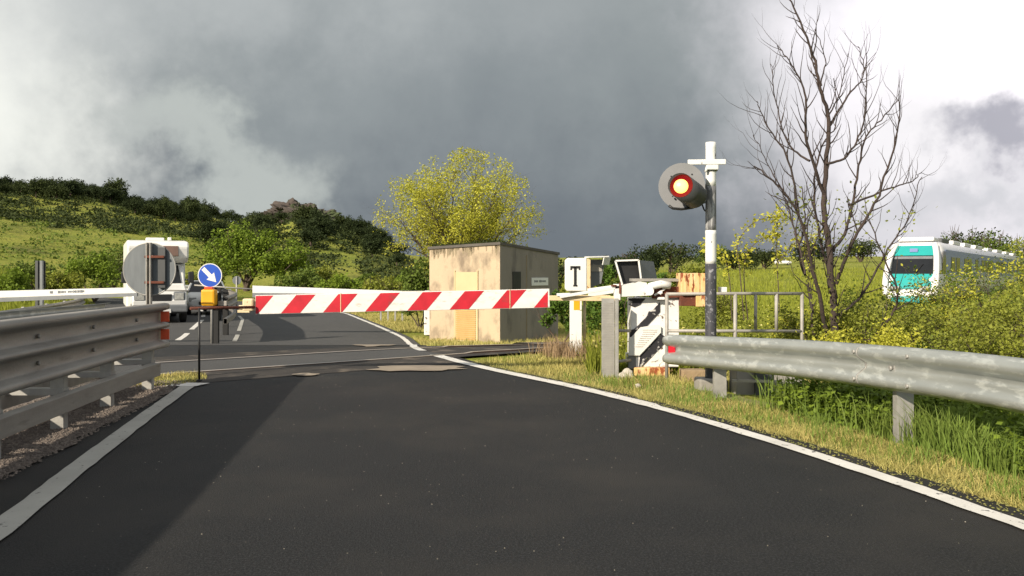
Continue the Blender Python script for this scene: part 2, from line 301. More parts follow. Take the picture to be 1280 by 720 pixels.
class MB:
    """collects shapes; build() links them as one mesh object"""
    def __init__(s): s.bm = bmesh.new(); s.smooth = False
    def _fin(s, faces, mi, sm=None):
        for f in faces:
            f.material_index = mi; f.smooth = s.smooth if sm is None else sm
    def box(s, c, d, rot=None, bev=0.0, mi=0):
        b = bmesh.new(); bmesh.ops.create_cube(b, size=1)
        bmesh.ops.scale(b, vec=d, verts=b.verts)
        if bev: bmesh.ops.bevel(b, geom=list(b.edges), offset=bev, segments=2, affect='EDGES', profile=0.5)
        M = Matrix.Translation(c)
        if rot is not None: M = M @ (rot.to_4x4() if hasattr(rot, 'to_4x4') else Matrix.Rotation(rot, 4, 'Z'))
        bmesh.ops.transform(b, matrix=M, verts=b.verts)
        s.merge(b, mi); return s
    def merge(s, b, mi=0, sm=False):
        mp = {v: s.bm.verts.new(v.co) for v in b.verts}
        for f in b.faces:
            try:
                nf = s.bm.faces.new([mp[v] for v in f.verts]); nf.material_index = mi; nf.smooth = sm or f.smooth
            except ValueError: pass
        b.free()
    def beam(s, a, b, w, h, bev=0.0, mi=0, up=(0, 0, 1)):
        """box from point a to b, w wide and h high"""
        a, b = Vector(a), Vector(b); d = b - a; ln = d.length; x = d.normalized(); u = Vector(up)
        y = u.cross(x)
        if y.length < 1e-4: y = Vector((0, 1, 0)).cross(x)
        y.normalize(); z = x.cross(y)
        R = Matrix((x, y, z)).transposed()
        return s.box((a + b) / 2, (ln, w, h), R, bev, mi)
    def tube(s, pts, r, n=10, mi=0, cap=True, sm=True):
        pts = [Vector(p) for p in pts]; rs = r if isinstance(r, (list, tuple)) else [r] * len(pts)
        rings = []; ref = None
        for i, p in enumerate(pts):
            d = (pts[min(i + 1, len(pts) - 1)] - pts[max(i - 1, 0)])
            if d.length < 1e-9: d = Vector((0, 0, 1))
            d.normalize()
            if ref is None: ref = Vector((0, 0, 1)) if abs(d.z) < 0.9 else Vector((1, 0, 0))
            x = ref.cross(d)
            if x.length < 1e-3: x = Vector((0, 1, 0)).cross(d)
            x.normalize(); y = d.cross(x); ref = y
            # keep the frame steady
            rings.append([s.bm.verts.new(p + (x * math.cos(2 * math.pi * k / n) + y * math.sin(2 * math.pi * k / n)) * rs[i]) for k in range(n)])
            ref = y.cross(d) if False else ref
        for a, b in zip(rings, rings[1:]):
            for k in range(n):
                f = s.bm.faces.new((a[k], a[(k + 1) % n], b[(k + 1) % n], b[k])); f.material_index = mi; f.smooth = sm
        if cap:
            for rg, rev in ((rings[0], True), (rings[-1], False)):
                f = s.bm.faces.new(rg[::-1] if rev else rg); f.material_index = mi
        return s
    def cyl(s, a, b, r1, r2=None, n=20, mi=0, sm=True):
        return s.tube([a, b], [r1, r2 if r2 is not None else r1], n, mi, True, sm)
    def prism(s, poly, org, ux, uy, depth, mi=0):
        """polygon in the plane (ux, uy) at org, extruded by the vector depth"""
        org, ux, uy, depth = Vector(org), Vector(ux), Vector(uy), Vector(depth)
        A = [s.bm.verts.new(org + ux * p[0] + uy * p[1]) for p in poly]; B = [s.bm.verts.new(v.co + depth) for v in A]
        fs = [s.bm.faces.new(A[::-1]), s.bm.faces.new(B)]
        n = len(A)
        for k in range(n): fs.append(s.bm.faces.new((A[k], A[(k + 1) % n], B[(k + 1) % n], B[k])))
        s._fin(fs, mi, False); return s
    def loft(s, rings, mi=0, sm=True, cap=True):
        R = [[s.bm.verts.new(Vector(p)) for p in rg] for rg in rings]; n = len(R[0])
        for a, b in zip(R, R[1:]):
            for k in range(n):
                f = s.bm.faces.new((a[k], a[(k + 1) % n], b[(k + 1) % n], b[k])); f.smooth = sm; f.material_index = mi
        if cap:
            f = s.bm.faces.new(R[0][::-1]); f.material_index = mi; f = s.bm.faces.new(R[-1]); f.material_index = mi
        return s
    def build(s, name, mats, parent=None, loc=None, world=True, bevel=0):
        """vertices are in world coordinates; they are made local to the parent or to loc"""
        bmesh.ops.recalc_face_normals(s.bm, faces=s.bm.faces)
        off = Vector((0, 0, 0))
        if parent is not None and world:
            p = parent
            while p is not None: off += p.location; p = p.parent
        if parent is None and loc is not None: off = Vector(loc)
        if off.length: bmesh.ops.translate(s.bm, vec=-off, verts=s.bm.verts)
        me = bpy.data.meshes.new(name); s.bm.to_mesh(me); s.bm.free()
        o = obj_from(name, me, mats, parent, loc if (parent is None and loc is not None) else (0, 0, 0))
        if bevel:
            md = o.modifiers.new('bevel', 'BEVEL'); md.width = bevel; md.segments = 2; md.limit_method = 'ANGLE'
        return o

def npmesh(name, V, Q, mats, parent=None, loc=(0, 0, 0), smooth=False, mi=None):
    me = bpy.data.meshes.new(name); V = np.asarray(V, dtype=np.float32); Q = np.asarray(Q, dtype=np.int32); k = Q.shape[1]
    me.vertices.add(len(V)); me.vertices.foreach_set('co', V.ravel())
    me.loops.add(Q.size); me.loops.foreach_set('vertex_index', Q.ravel())
    me.polygons.add(len(Q)); me.polygons.foreach_set('loop_start', np.arange(0, Q.size, k, dtype=np.int32))
    me.polygons.foreach_set('use_smooth', np.full(len(Q), bool(smooth)))
    if mi is not None: me.polygons.foreach_set('material_index', np.asarray(mi, dtype=np.int32))
    me.update(calc_edges=True); me.validate()
    return obj_from(name, me, mats, parent, loc)

def sst(t): t = np.clip(t, 0, 1); return t * t * (3 - 2 * t)
EPX = np.array([-400, 0, 100, 200, 300, 340, 370, 410, 450, 480, 510, 545]); EPY = np.array([105, 100, 88, 67, 52, 58, 68, 56, 48, 34, 12, 0])
def H(X, Y):
    X = np.asarray(X, float); Y = np.asarray(Y, float)
    r = np.hypot(X, Y); Yc = np.maximum(Y, 1.0); u = X / Yc
    z = -0.5 * sst((Y - 13.5) / 9.0)
    z = z + np.clip((r - 60) / 145, 0, 3.0) * 3.7 * (Y > 0)
    e = np.interp(u * F + CX, EPX, EPY) / F * (Y > 0)
    up = np.clip((r - 48) / 122.0, 0, 1)
    hill = e * 170 / np.sqrt(1 + np.minimum(u * u, 4)) * (0.35 * up + 0.65 * sst(up))
    hill = hill * (1 - 0.25 * sst((r - 180) / 200))
    und = (np.sin(X * 0.11 + 1.3) * np.cos(Y * 0.083) + 0.5 * np.sin(X * 0.27 + Y * 0.19)) * sst((r - 55) / 60)
    z = z + hill + und * (0.15 + 0.9 * np.clip(hill / 12, 0, 1))
    side = sst((X - 3.2) / 1.5) * sst((12 - Y) / 3)         # bank falling away behind the right-hand rail
    return z - 0.18 * side
def h1(x, y): return float(H(x, y))
def P(px, py, Y): return Vector(((px - CX) * Y / F, Y, CH - (py - HY) * Y / F))
def PX(px, Y): return (px - CX) * Y / F

# ------------------------------------------------------------------ ground sheet
def axis(lo, hi, fine_lo, fine_hi, st, growth):
    a = list(np.arange(fine_lo, fine_hi + st / 2, st)); d = st
    while a[-1] < hi: d *= growth; a.append(a[-1] + d)
    d = st
    while a[0] > lo: d *= growth; a.insert(0, a[0] - d)
    return np.array(a)
gx = axis(-900, 900, -26, 30, 0.7, 1.055); gy = axis(-300, 1400, -6, 60, 0.7, 1.045)
GX, GY = np.meshgrid(gx, gy); GZ = H(GX, GY) - 0.03
# keep the ground below the road sheets
V = np.stack([GX, GY, GZ], -1).reshape(-1, 3); nx = len(gx)
ii, jj = np.meshgrid(np.arange(len(gy) - 1), np.arange(nx - 1), indexing='ij'); a = (ii * nx + jj).ravel()
tag(npmesh('ground', V, np.stack([a, a + 1, a + nx + 1, a + nx], -1), 'ground', smooth=True), kind='structure')

# ------------------------------------------------------------------ road (curves given as x at y)
LR_Y = np.array([-8, 2.5, 4.19, 6, 8.25, 9.63, 10.9, 12, 14.2, 18, 22, 23.7, 28.8, 38.2, 50, 60, 72])
LR_X = np.array([3.6, 2.78, 2.44, 1.98, 1.2, 0.53, -0.2, -0.72, -1.6, -2.0, -2.6, -2.95, -4.4, -7.2, -12.5, -18.5, -28])
LL_Y = np.array([-8, 3, 4.14, 5.34, 7.25, 9.43]); LL_X = np.array([-1.6, -2.2, -2.40, -2.66, -3.05, -3.47])
ED_Y = np.array([-8, 5, 12, 20, 24, 30, 36, 44, 52, 60, 72]); ED_X = np.array([-7.0, -8.2, -9.6, -11.9, -13.2, -15.0, -17.2, -20.6, -25, -30, -40])
def smooth_interp(y, ys, xs):
    y = np.asarray(y, float); w = 0.9
    return (np.interp(y - w, ys, xs) + 2 * np.interp(y, ys, xs) + np.interp(y + w, ys, xs)) / 4
xr = lambda y: smooth_interp(y, LR_Y, LR_X)
xl = lambda y: np.interp(y, LL_Y, LL_X)
xe = lambda y: smooth_interp(y, ED_Y, ED_X)
def strip(name, ys, xa, xb, dz, m, nx=2, kind='structure', rag=0.0):
    ys = np.asarray(ys); A = xa(ys); B = xb(ys); T = np.linspace(0, 1, nx)
    rng = np.random.default_rng(abs(hash(m)) % 1000)
    if rag: A = A + rng.normal(0, rag, len(ys)); B = B + rng.normal(0, rag, len(ys))
    X = A[:, None] * (1 - T) + B[:, None] * T; Y = np.repeat(ys[:, None], nx, 1)
    V = np.stack([X, Y, H(X, Y) + dz], -1).reshape(-1, 3)
    i, j = np.meshgrid(np.arange(len(ys) - 1), np.arange(nx - 1), indexing='ij'); a = (i * nx + j).ravel()
    return tag(npmesh(name, V, np.stack([a, a + 1, a + nx + 1, a + nx], -1), m, smooth=True), kind=kind)
yy = np.arange(-8, 51.1, 0.35)
strip('road', yy, xe, lambda y: xr(y) + 0.24, 0.0, 'asphalt', 40, rag=0.0)
# the crossing surface and the older asphalt beyond it follow the slant of the track
TD = Vector((0.786, 0.619)); TN = Vector((-0.619, 0.786))       # along / across the track
R0 = Vector((-1.17, 12.9))                                      # a point on the near rail
def patch(name, poly, dz, m, sub=0.5):
    b = bmesh.new(); vs = [b.verts.new((p[0], p[1], 0)) for p in poly]; b.faces.new(vs)
    for k in range(3): bmesh.ops.subdivide_edges(b, edges=[e for e in b.edges if e.calc_length() > sub], cuts=1, use_grid_fill=True)
    bmesh.ops.triangulate(b, faces=b.faces)
    for v in b.verts: v.co.z = h1(v.co.x, v.co.y) + dz
    me = bpy.data.meshes.new(name); b.to_mesh(me); b.free()
    return tag(obj_from(name, me, m), kind='structure')
def along(s, n): p = R0 + TD * s + TN * n; return (p.x, p.y)
def clip_band(name, n0, n1, dz, m, step=0.3, xa=None, xb=None):
    """band parallel to the track between the road edges"""
    V = []; Q = []
    ss = np.arange(-12, 3, step); cols = np.linspace(n0, n1, 6)
    rows = []
    for c in cols:
        pts = np.array([along(s, c) for s in ss]); ok = (pts[:, 0] > xe(pts[:, 1]) + 0.02) & (pts[:, 0] < xr(pts[:, 1]) + 0.2)
        s0 = ss[ok].min(); s1 = ss[ok].max(); rows.append([along(s, c) for s in np.linspace(s0, s1, 40)])
    R = np.array(rows); nx = 40
    X, Y = R[..., 0], R[..., 1]; V = np.stack([X, Y, H(X, Y) + dz], -1).reshape(-1, 3)
    i, j = np.meshgrid(np.arange(5), np.arange(nx - 1), indexing='ij'); a = (i * nx + j).ravel()
    return tag(npmesh(name, V, np.stack([a, a + 1, a + nx + 1, a + nx], -1), m, smooth=True), kind='structure')
clip_band('crossing_surface', -1.1, 2.3, 0.004, 'cross_asphalt')
clip_band('crossing_surface_inner', 0.12, 1.32, 0.008, 'old_asphalt')
yb = np.arange(19.0, 72, 0.5)
def xl2(y): return xe(y)
strip('far_road', np.arange(17.6, 51, 0.35), xe, lambda y: xr(y) + 0.22, 0.004, 'old_asphalt', 14)
clip_band('flange_gap', 0.045, 0.10, 0.011, 'black'); clip_band('flange_gap', 1.335, 1.39, 0.011, 'black')
# darker resurfaced strip along the left line
0 and strip('road_repair', np.arange(3.0, 10.2, 0.3), lambda y: xl(y) - 0.25, lambda y: xl(y) + 0.55 + 0.14 * (y - 3), 0.004, 'dark_asphalt', 6, rag=0.02)
# markings
strip('edge_line_right', np.arange(-6, 13.15, 0.15), lambda y: xr(y) - 0.065 - 0.02 * (y > 8), lambda y: xr(y) + 0.065 + 0.03 * (y > 8), 0.010, 'paint', 2, rag=0.004)
strip('edge_line_far', np.arange(13.75, 50, 0.3), lambda y: xr(y) - 0.065, lambda y: xr(y) + 0.065, 0.012, 'paint', 2, rag=0.006)
strip('edge_line_left', np.arange(-6, 9.5, 0.15), lambda y: xl(y) - 0.075, lambda y: xl(y) + 0.075, 0.012, 'paint_grey', 2, rag=0.003)
patch('stop_line', [(-3.72, 9.36), (-3.36, 9.36), (-3.30, 9.62), (-3.66, 9.66)], 0.014, 'paint')
ML_Y = np.array([20, 24, 33, 40, 50, 60]); ML_X = np.array([-7.9, -8.95, -11.6, -14.0, -18.5, -24]); MR_X = np.array([-6.4, -7.5, -10.1, -12.6, -17.0, -22])
for y0, y1 in ((22.6, 25.6), (27.0, 33), (35, 42)):
    strip('median_line_left', np.arange(y0, y1, 0.3), lambda y: np.interp(y, ML_Y, ML_X) - 0.08, lambda y: np.interp(y, ML_Y, ML_X) + 0.08, 0.012, 'paint')
for y0, y1 in ((22.3, 25.0), (26.3, 36)):
    strip('median_line_right', np.arange(y0, y1, 0.3), lambda y: np.interp(y, ML_Y, MR_X) - 0.06, lambda y: np.interp(y, ML_Y, MR_X) + 0.06, 0.012, 'paint_grey')
def blobpoly(cx, cy, rx, ry, seed, rot=0.0, n=18):
    r = random.Random(seed); out = []
    for k in range(n):
        a = 2 * math.pi * k / n; q = 1 + r.uniform(-0.22, 0.18); x = math.cos(a) * rx * q; y = math.sin(a) * ry * q
        out.append((cx + x * math.cos(rot) - y * math.sin(rot), cy + x * math.sin(rot) + y * math.cos(rot)))
    return out
ta = math.atan2(TD.y, TD.x)
for i, (px, Y, rx, ry) in enumerate(((468, 16.6, 0.36, 1.7), (520, 11.15, 0.60, 0.36), (381, 10.45, 0.15, 0.13))):
    pass
    patch('sandy_patch', blobpoly(PX(px, Y), Y, rx, ry, i, 0.1 if i else 0.12), 0.0155, 'sand', 3)

# ------------------------------------------------------------------ railway
tp = [(-60, -36), (-30, -11.2), (-20, -3.0), (-9.6, 5.6)]
c0 = R0 + TN * 0.7175
tp = [c0 + TD * s for s in (-70, -50, -30, -16, -8, 0, 2.4)]
tp = [Vector((p.x, p.y)) for p in tp] + [Vector(p) for p in ((3.9, 18.7), (7.9, 23.8), (12.3, 31), (16.9, 39.6), (22.2, 48.8), (28, 57.3), (38, 71.5), (52, 91), (80, 130))]
def cr(pts, n=14):
    out = []
    for i in range(len(pts) - 1):
        p0, p1, p2, p3 = pts[max(i - 1, 0)], pts[i], pts[i + 1], pts[min(i + 2, len(pts) - 1)]
        for k in range(n):
            t = k / n; out.append(0.5 * ((2 * p1) + (p2 - p0) * t + (2 * p0 - 5 * p1 + 4 * p2 - p3) * t * t + (3 * p1 - p0 - 3 * p2 + p3) * t ** 3))
    out.append(pts[-1]); return out
tc_ = cr(tp, 22)
def track_z(p): return h1(p.x, p.y) if math.hypot(p.x, p.y) < 25 else min(h1(p.x, p.y), -0.5 + max(0, p.y - 75) * 0.02)
on_road = lambda p, m=0.0: (p.y > -8) and (float(xe(p.y)) - m < p.x < float(xr(p.y)) + 0.24 + m)
def rail_sweep(name, off, label):
    root = None; V = MB(); prof = [(-0.042, 0.0), (-0.042, -0.03), (-0.012, -0.05), (-0.012, -0.12), (-0.07, -0.145), (0.07, -0.145), (0.012, -0.12), (0.012, -0.05), (0.042, -0.03), (0.042, 0.0)]
    rings = []
    for i, p in enumerate(tc_):
        d = (tc_[min(i + 1, len(tc_) - 1)] - tc_[max(0, i - 1)]).normalized(); n = Vector((-d.y, d.x)); q = p + n * off
        z = track_z(q) + (0.014 if on_road(q, 0.3) else 0.03)
        rings.append([(q.x + n.x * a, q.y + n.y * a, z + b) for a, b in prof])
    V.loft(rings, sm=False)
    o = V.build(name, ['rail', 'rail_side'])
    for f in o.data.polygons: f.material_index = 0 if f.normal.z > 0.7 and True else 1
    return tag(o, label, 'rail', 'railway rails')
rail_sweep('rail', -0.7175, 'near steel rail of the track set flush into the crossing asphalt')
rail_sweep('rail', 0.7175, 'farther steel rail of the track on the hut side')
ap = [c0 + TD * s for s in (0.2, 3.6)]
patch('track_apron', [along(-0.6, -0.35), along(3.9, -0.45), along(4.1, 2.1), along(-0.8 - 0.9, 2.2)], 0.006, 'cross_asphalt', 0.4)
V = []; Q = []; k0 = 0
for i, p in enumerate(tc_):
    if on_road(p, 0.9) or p.x < -60 or (p - c0).length < 3.4: 
        k0 = None; continue
    d = (tc_[min(i + 1, len(tc_) - 1)] - tc_[max(0, i - 1)]).normalized(); n = Vector((-d.y, d.x)); z = track_z(p)
    for a, b in ((-2.3, -0.3), (-1.5, -0.02), (-0.7, -0.012), (0, -0.012), (0.7, -0.012), (1.5, -0.02), (2.3, -0.3)): V.append((p.x + n.x * a, p.y + n.y * a, z + b))
    m = len(V) - 7
    if k0 is not None and m >= 7:
        for j in range(6): Q.append((m - 7 + j, m - 7 + j + 1, m + j + 1, m + j))
    k0 = 1
tag(npmesh('track_ballast', V, Q, 'ballast'), kind='structure')
slb = MB(); acc = 0; first_sl = None; sl_n = 0
for i in range(1, len(tc_)):
    seg = (tc_[i] - tc_[i - 1]).length; acc += seg; p = tc_[i]
    if acc > 0.65 and 13 < p.y < 34 and not on_road(p, 0.5) and (p - c0).length > 4.2:
        acc = 0; d = (tc_[i] - tc_[i - 1]).normalized(); n = Vector((-d.y, d.x)); z = track_z(p) - 0.045
        if first_sl is None:
            b = MB(); b.box((0, 0, 0), (0.24, 2.3, 0.1), bev=0.01); first_sl = b.build('sleeper', 'sleeper'); o = first_sl
        else: o = first_sl.copy(); C.objects.link(o)
        o.location = (p.x, p.y, z); o.rotation_euler = (0, 0, math.atan2(d.y, d.x))
        tag(o, 'weathered railway sleeper lying in the ballast behind the dry weeds', 'sleeper', 'sleepers under the rails')

# ------------------------------------------------------------------ guard rails
WPROF = [(0.015, 0.0), (0.03, 0.012), (0.075, 0.03), (0.083, 0.055), (0.078, 0.085), (0.03, 0.118), (0.006, 0.132), (0, 0.155), (0.006, 0.178), (0.03, 0.192), (0.078, 0.225), (0.083, 0.255), (0.075, 0.28), (0.03, 0.298), (0.015, 0.31)]
TPROF = [(0.03, 0.0), (0.066, 0.004), (0.078, 0.018), (0.078, 0.045), (0.066, 0.062), (0.012, 0.082), (0.004, 0.10), (0.004, 0.195), (0.012, 0.212), (0.066, 0.230), (0.078, 0.244), (0.078, 0.262), (0.066, 0.276),
         (0.012, 0.294), (0.004, 0.310), (0.004, 0.400), (0.012, 0.418), (0.066, 0.438), (0.078, 0.456), (0.078, 0.486), (0.066, 0.500), (0.02, 0.508)]
TPROF = [(a, b * 0.91) for a, b in TPROF]
def sweep(path, prof, side, name, m, parent, solid=0.004, smooth=True):
    """profile swept along path; side = +1 puts the waves on the +x side of a path that runs towards +y"""
    V = []; n = len(prof)
    for i, p in enumerate(path):
        d = (path[min(i + 1, len(path) - 1)] - path[max(0, i - 1)]); d = Vector((d.x, d.y)).normalized(); nn = Vector((d.y, -d.x)) * side
        for a, b in prof: V.append((p.x + nn.x * a - parent.location.x, p.y + nn.y * a - parent.location.y, p.z + b - parent.location.z))
    Q = [(i * n + j, i * n + j + 1, (i + 1) * n + j + 1, (i + 1) * n + j) for i in range(len(path) - 1) for j in range(n - 1)]
    o = npmesh(name, V, Q, m, parent, smooth=smooth)
    md = o.modifiers.new('thickness', 'SOLIDIFY'); md.thickness = solid; md.offset = 0
    return o
def resample(pts, st):
    pts = [Vector(p) for p in pts]; c = cr(pts, 12); out = [c[0]]; acc = 0
    for a, b in zip(c, c[1:]):
        acc += (b - a).length
        if acc >= st: out.append(b); acc = 0
    if (out[-1] - c[-1]).length > 1e-3: out.append(c[-1])
    return out

# right-hand W beam
rp = resample([(3.3, -3, 0.41), (3.16, 1, 0.41), (3.04, 3.5, 0.41), (2.90, 5.0, 0.415), (2.68, 6.2, 0.385), (2.35, 7.3, 0.35), (1.98, 8.5, 0.29), (1.66, 9.3, 0.255)], 0.2)
gr = thing('guard_rail', 'galvanised two wave guard rail with a red reflector along the right verge', 'guard rail', (2.4, 7, 0))
sweep(rp, WPROF, -1, 'beam', 'galv', gr)
def along_path(path, y):
    return min(path, key=lambda p: abs(p.y - y))
for y in (-2, 2.0, 6.2, 8.62):
    p = along_path(rp, y); b = MB(); d = 0.12
    x = p.x + 0.09
    gz = h1(x, y) - 0.25
    # C shaped post, open to the back
    b.box((x, y, (gz + p.z + 0.24) / 2), (0.12, 0.006, p.z + 0.24 - gz)).box((x - 0.057, y + 0.033, (gz + p.z + 0.24) / 2), (0.006, 0.06, p.z + 0.24 - gz)).box((x + 0.057, y + 0.033, (gz + p.z + 0.24) / 2), (0.006, 0.06, p.z + 0.24 - gz))
    b.build('post', 'galv_post', gr)
    s = MB(); s.box((p.x + 0.014, y, p.z + 0.155), (0.03, 0.07, 0.05), bev=0.003); s.cyl((p.x - 0.004, y, p.z + 0.155), (p.x - 0.022, y, p.z + 0.155), 0.018, n=6); s.build('bolt', 'galv_post', gr)
lap = [along_path(rp, 6.55), along_path(rp, 6.55) + (along_path(rp, 6.2) - along_path(rp, 6.55)) * 0.05]
sweep(lap, [(a + 0.005, b) for a, b in WPROF], 1, 'seam', 'galv_post', gr)
for yy_ in (6.05, 6.42):
    p = along_path(rp, yy_)
    for zz_ in (0.055, 0.255):
        bl = MB(); bl.cyl((p.x - 0.078, p.y, p.z + zz_), (p.x - 0.098, p.y, p.z + zz_), 0.014, n=8); bl.build('bolt', 'galv_post', gr)
e = rp[-1]; b = MB()
# red reflector in the valley at the end of the beam
b.prism([(-0.07, -0.055), (0.03, -0.045), (0.03, 0.05), (-0.07, 0.06)], (e.x + 0.012, e.y - 0.06, e.z + 0.155), (-0.55, 0.83, 0), (0, 0, 1), (-0.012, -0.012, 0))
b.build('reflector', 'red', gr)

# left median: thrie beams either side of posts
lp = resample([(-2.35, -4, 0.45), (-2.80, 2, 0.45), (-3.05, 4.2, 0.45), (-3.25, 5.7, 0.45), (-3.39, 6.8, 0.448), (-3.55, 8, 0.443), (-3.68, 9.25, 0.438)], 0.25)
gl = thing('guard_rail', 'weathered three wave guard rail with orange reflectors on the gravel median at left', 'guard rail', (-3.5, 7, 0))
sweep(lp, TPROF, 1, 'beam', 'galv_old', gl)
bp = [p + Vector((-0.52, 0.0, 0)) for p in lp]
sweep(bp, TPROF, -1, 'beam', 'galv', gl)
cprof = [(-0.03, 0), (0.045, 0), (0.05, 0.004), (0.05, 0.126), (0.045, 0.13), (-0.03, 0.13), (-0.03, 0.0)]
for pth, sd_, m_ in ((lp, 1, 'galv_old'), (bp, -1, 'galv_post')):
    q = [p + Vector((0.0, 0, -0.275)) for p in pth[:-1]]; sweep(q, cprof, sd_, 'lower_channel', m_, gl, smooth=False)
for y in (9.05, 7.9, 6.75, 5.62, 4.4, 3.2, 2, 0, -2):
    p = along_path(lp, y); b = MB(); gz = h1(p.x, y) - 0.1
    x = p.x - 0.10
    b.box((x, y, (gz + 0.86) / 2), (0.10, 0.008, 0.86 - gz)).box((x - 0.047, y + 0.034, (gz + 0.86) / 2), (0.008, 0.06, 0.86 - gz)).box((x + 0.047, y + 0.034, (gz + 0.86) / 2), (0.008, 0.06, 0.86 - gz))
    b.build('post', 'galv_post', gl)
    b = MB(); b.box((x - 0.2, y + 0.03, 0.66), (0.5, 0.05, 0.06)); b.build('spacer', 'galv_post', gl); b = MB(); b.box((x - 0.17, y + 0.03, 0.30), (0.45, 0.10, 0.05)); b.build('spacer', 'galv_post', gl)
for k in (0, 1):
    b = MB(); b.box((-3.612, 9.16, 0.438 + (0.323, 0.139)[k]), (0.085, 0.02, 0.11), rot=Matrix.Rotation(math.radians(12), 3, 'Z'), bev=0.004); b.build('reflector', 'orange', gl)
for y in (8.4, 7.2, 6.1, 5.0):
    p = along_path(lp, y)
    for k in range(2): bl = MB(); bl.cyl((p.x + 0.0, y, p.z + 0.135 + k * 0.187), (p.x + 0.022, y, p.z + 0.135 + k * 0.187), 0.016, n=8); bl.build('bolt', 'galv_old', gl)
# gravel strip under it
xg = lambda y: np.interp(y, [p.y for p in lp], [p.x for p in lp])
strip('gravel_median', np.arange(-4, 9.9, 0.2), lambda y: xg(y) - 0.95, lambda y: np.minimum(xg(y) + 0.2, xl(y) - 0.12), 0.012, 'gravel', 5, rag=0.03)
rng = np.random.default_rng(3)
def pebbles(name, n, xa, xb, y0, y1, m, smin, smax, seed, dz=0.0):
    rng = np.random.default_rng(seed)
    Y = rng.uniform(y0, y1, n); X = xa(Y) + (xb(Y) - xa(Y)) * rng.uniform(0, 1, n); Z = H(X, Y) + dz
    base = np.array([(1, 0, 0), (0, 1, 0), (-1, 0, 0), (0, -1, 0), (0, 0, 0.8), (0, 0, -0.5)]); faces = np.array([(0, 1, 4), (1, 2, 4), (2, 3, 4), (3, 0, 4)])
    sc = rng.uniform(smin, smax, (n, 1, 1)) * rng.uniform(0.6, 1.3, (n, 6, 3)); ang = rng.uniform(0, 6.28, n)
    B = base[None] * sc; x = B[..., 0] * np.cos(ang)[:, None] - B[..., 1] * np.sin(ang)[:, None]; y = B[..., 0] * np.sin(ang)[:, None] + B[..., 1] * np.cos(ang)[:, None]
    V = np.stack([x + X[:, None], y + Y[:, None], B[..., 2] + Z[:, None]], -1).reshape(-1, 3)
    Q = (faces[None] + (np.arange(n) * 6)[:, None, None]).reshape(-1, 3)
    return tag(npmesh(name, V, Q, m), kind='stuff')
tag(pebbles('gravel_stones', 9000, lambda y: xg(y) - 0.9, lambda y: np.minimum(xg(y) + 0.24, xl(y) - 0.1), 3.5, 9.8, 'gravel', 0.006, 0.016, 5, 0.014), 'loose brown gravel covering the median under the left guard rail', 'gravel')

# ------------------------------------------------------------------ near level crossing barrier
BAR_L, BAR_R = P(320, 381, 10.45), P(687, 372.7, 10.45)
hb = 0.225
pb = thing('barrier', 'red and white striped near barrier arm lowered across the road on its chipped white pedestal', 'barrier', (1.62, 10.45, 0), group='level crossing barriers')
ux = (BAR_R - BAR_L).normalized(); BL = (BAR_R - BAR_L).length; uz = Vector((0, 0, 1)); org = BAR_L - uz * hb / 2
b = MB(); b.beam(BAR_L, BAR_R, 0.05, hb, 0.006); b.build('arm', 'bar_white', pb)
for t_ in (0.29, 0.865):
    b = MB(); c_ = BAR_L.lerp(BAR_R, t_); b.box(c_ + Vector((0, -0.028, 0)), (0.008, 0.008, hb + 0.008)); b.build('joint_strip', 'cream', pb)
def clip_poly(poly, lo, hi):
    def cl(p, f, inter):
        out = []
        for i in range(len(p)):
            a, c = p[i], p[(i + 1) % len(p)]
            if f(a): out.append(a)
            if f(a) != f(c): out.append(inter(a, c))
        return out
    def it(v): return lambda a, c: (v, a[1] + (c[1] - a[1]) * (v - a[0]) / (c[0] - a[0]))
    p = cl(poly, lambda q: q[0] >= lo, it(lo)); return cl(p, lambda q: q[0] <= hi, it(hi)) if p else p
for k in range(-1, 7):
    s0 = 0.485 + 0.4995 * k; t, w = 0.182, 0.228
    pl = clip_poly([(s0 - t, 0.006), (s0 - t + w, 0.006), (s0 + w, hb - 0.006), (s0, hb - 0.006)], 0.004, BL - 0.022)
    if len(pl) >= 3:
        m = MB(); m.prism(pl, org + Vector((0, -0.0275, 0)), ux, uz, (0, 0.002, 0)); m.build('red_stripe', 'red', pb)
# rod that carries the hanging prop at the tip
b = MB(); pA = P(318, 384, 10.4); pB = P(238, 385.5, 9.75)
b.tube([pA, pB], 0.017, 8); b.build('tip_rod', 'rust', pb)
b = MB(); q = P(249, 385, 9.8); b.tube([q, (q.x, q.y, 0.02)], 0.013, 8); b.cyl((q.x, q.y, 0.012), (q.x, q.y, 0.03), 0.03, n=12); b.build('hanging_prop', 'black', pb)
b = MB(); b.box(P(311, 381, 10.44), (0.13, 0.10, 0.15), bev=0.02); b.box(P(303, 384, 10.42), (0.08, 0.05, 0.05), bev=0.01); b.box(P(305, 389, 10.42), (0.14, 0.05, 0.03)); b.build('tip_fitting', 'cream', pb)
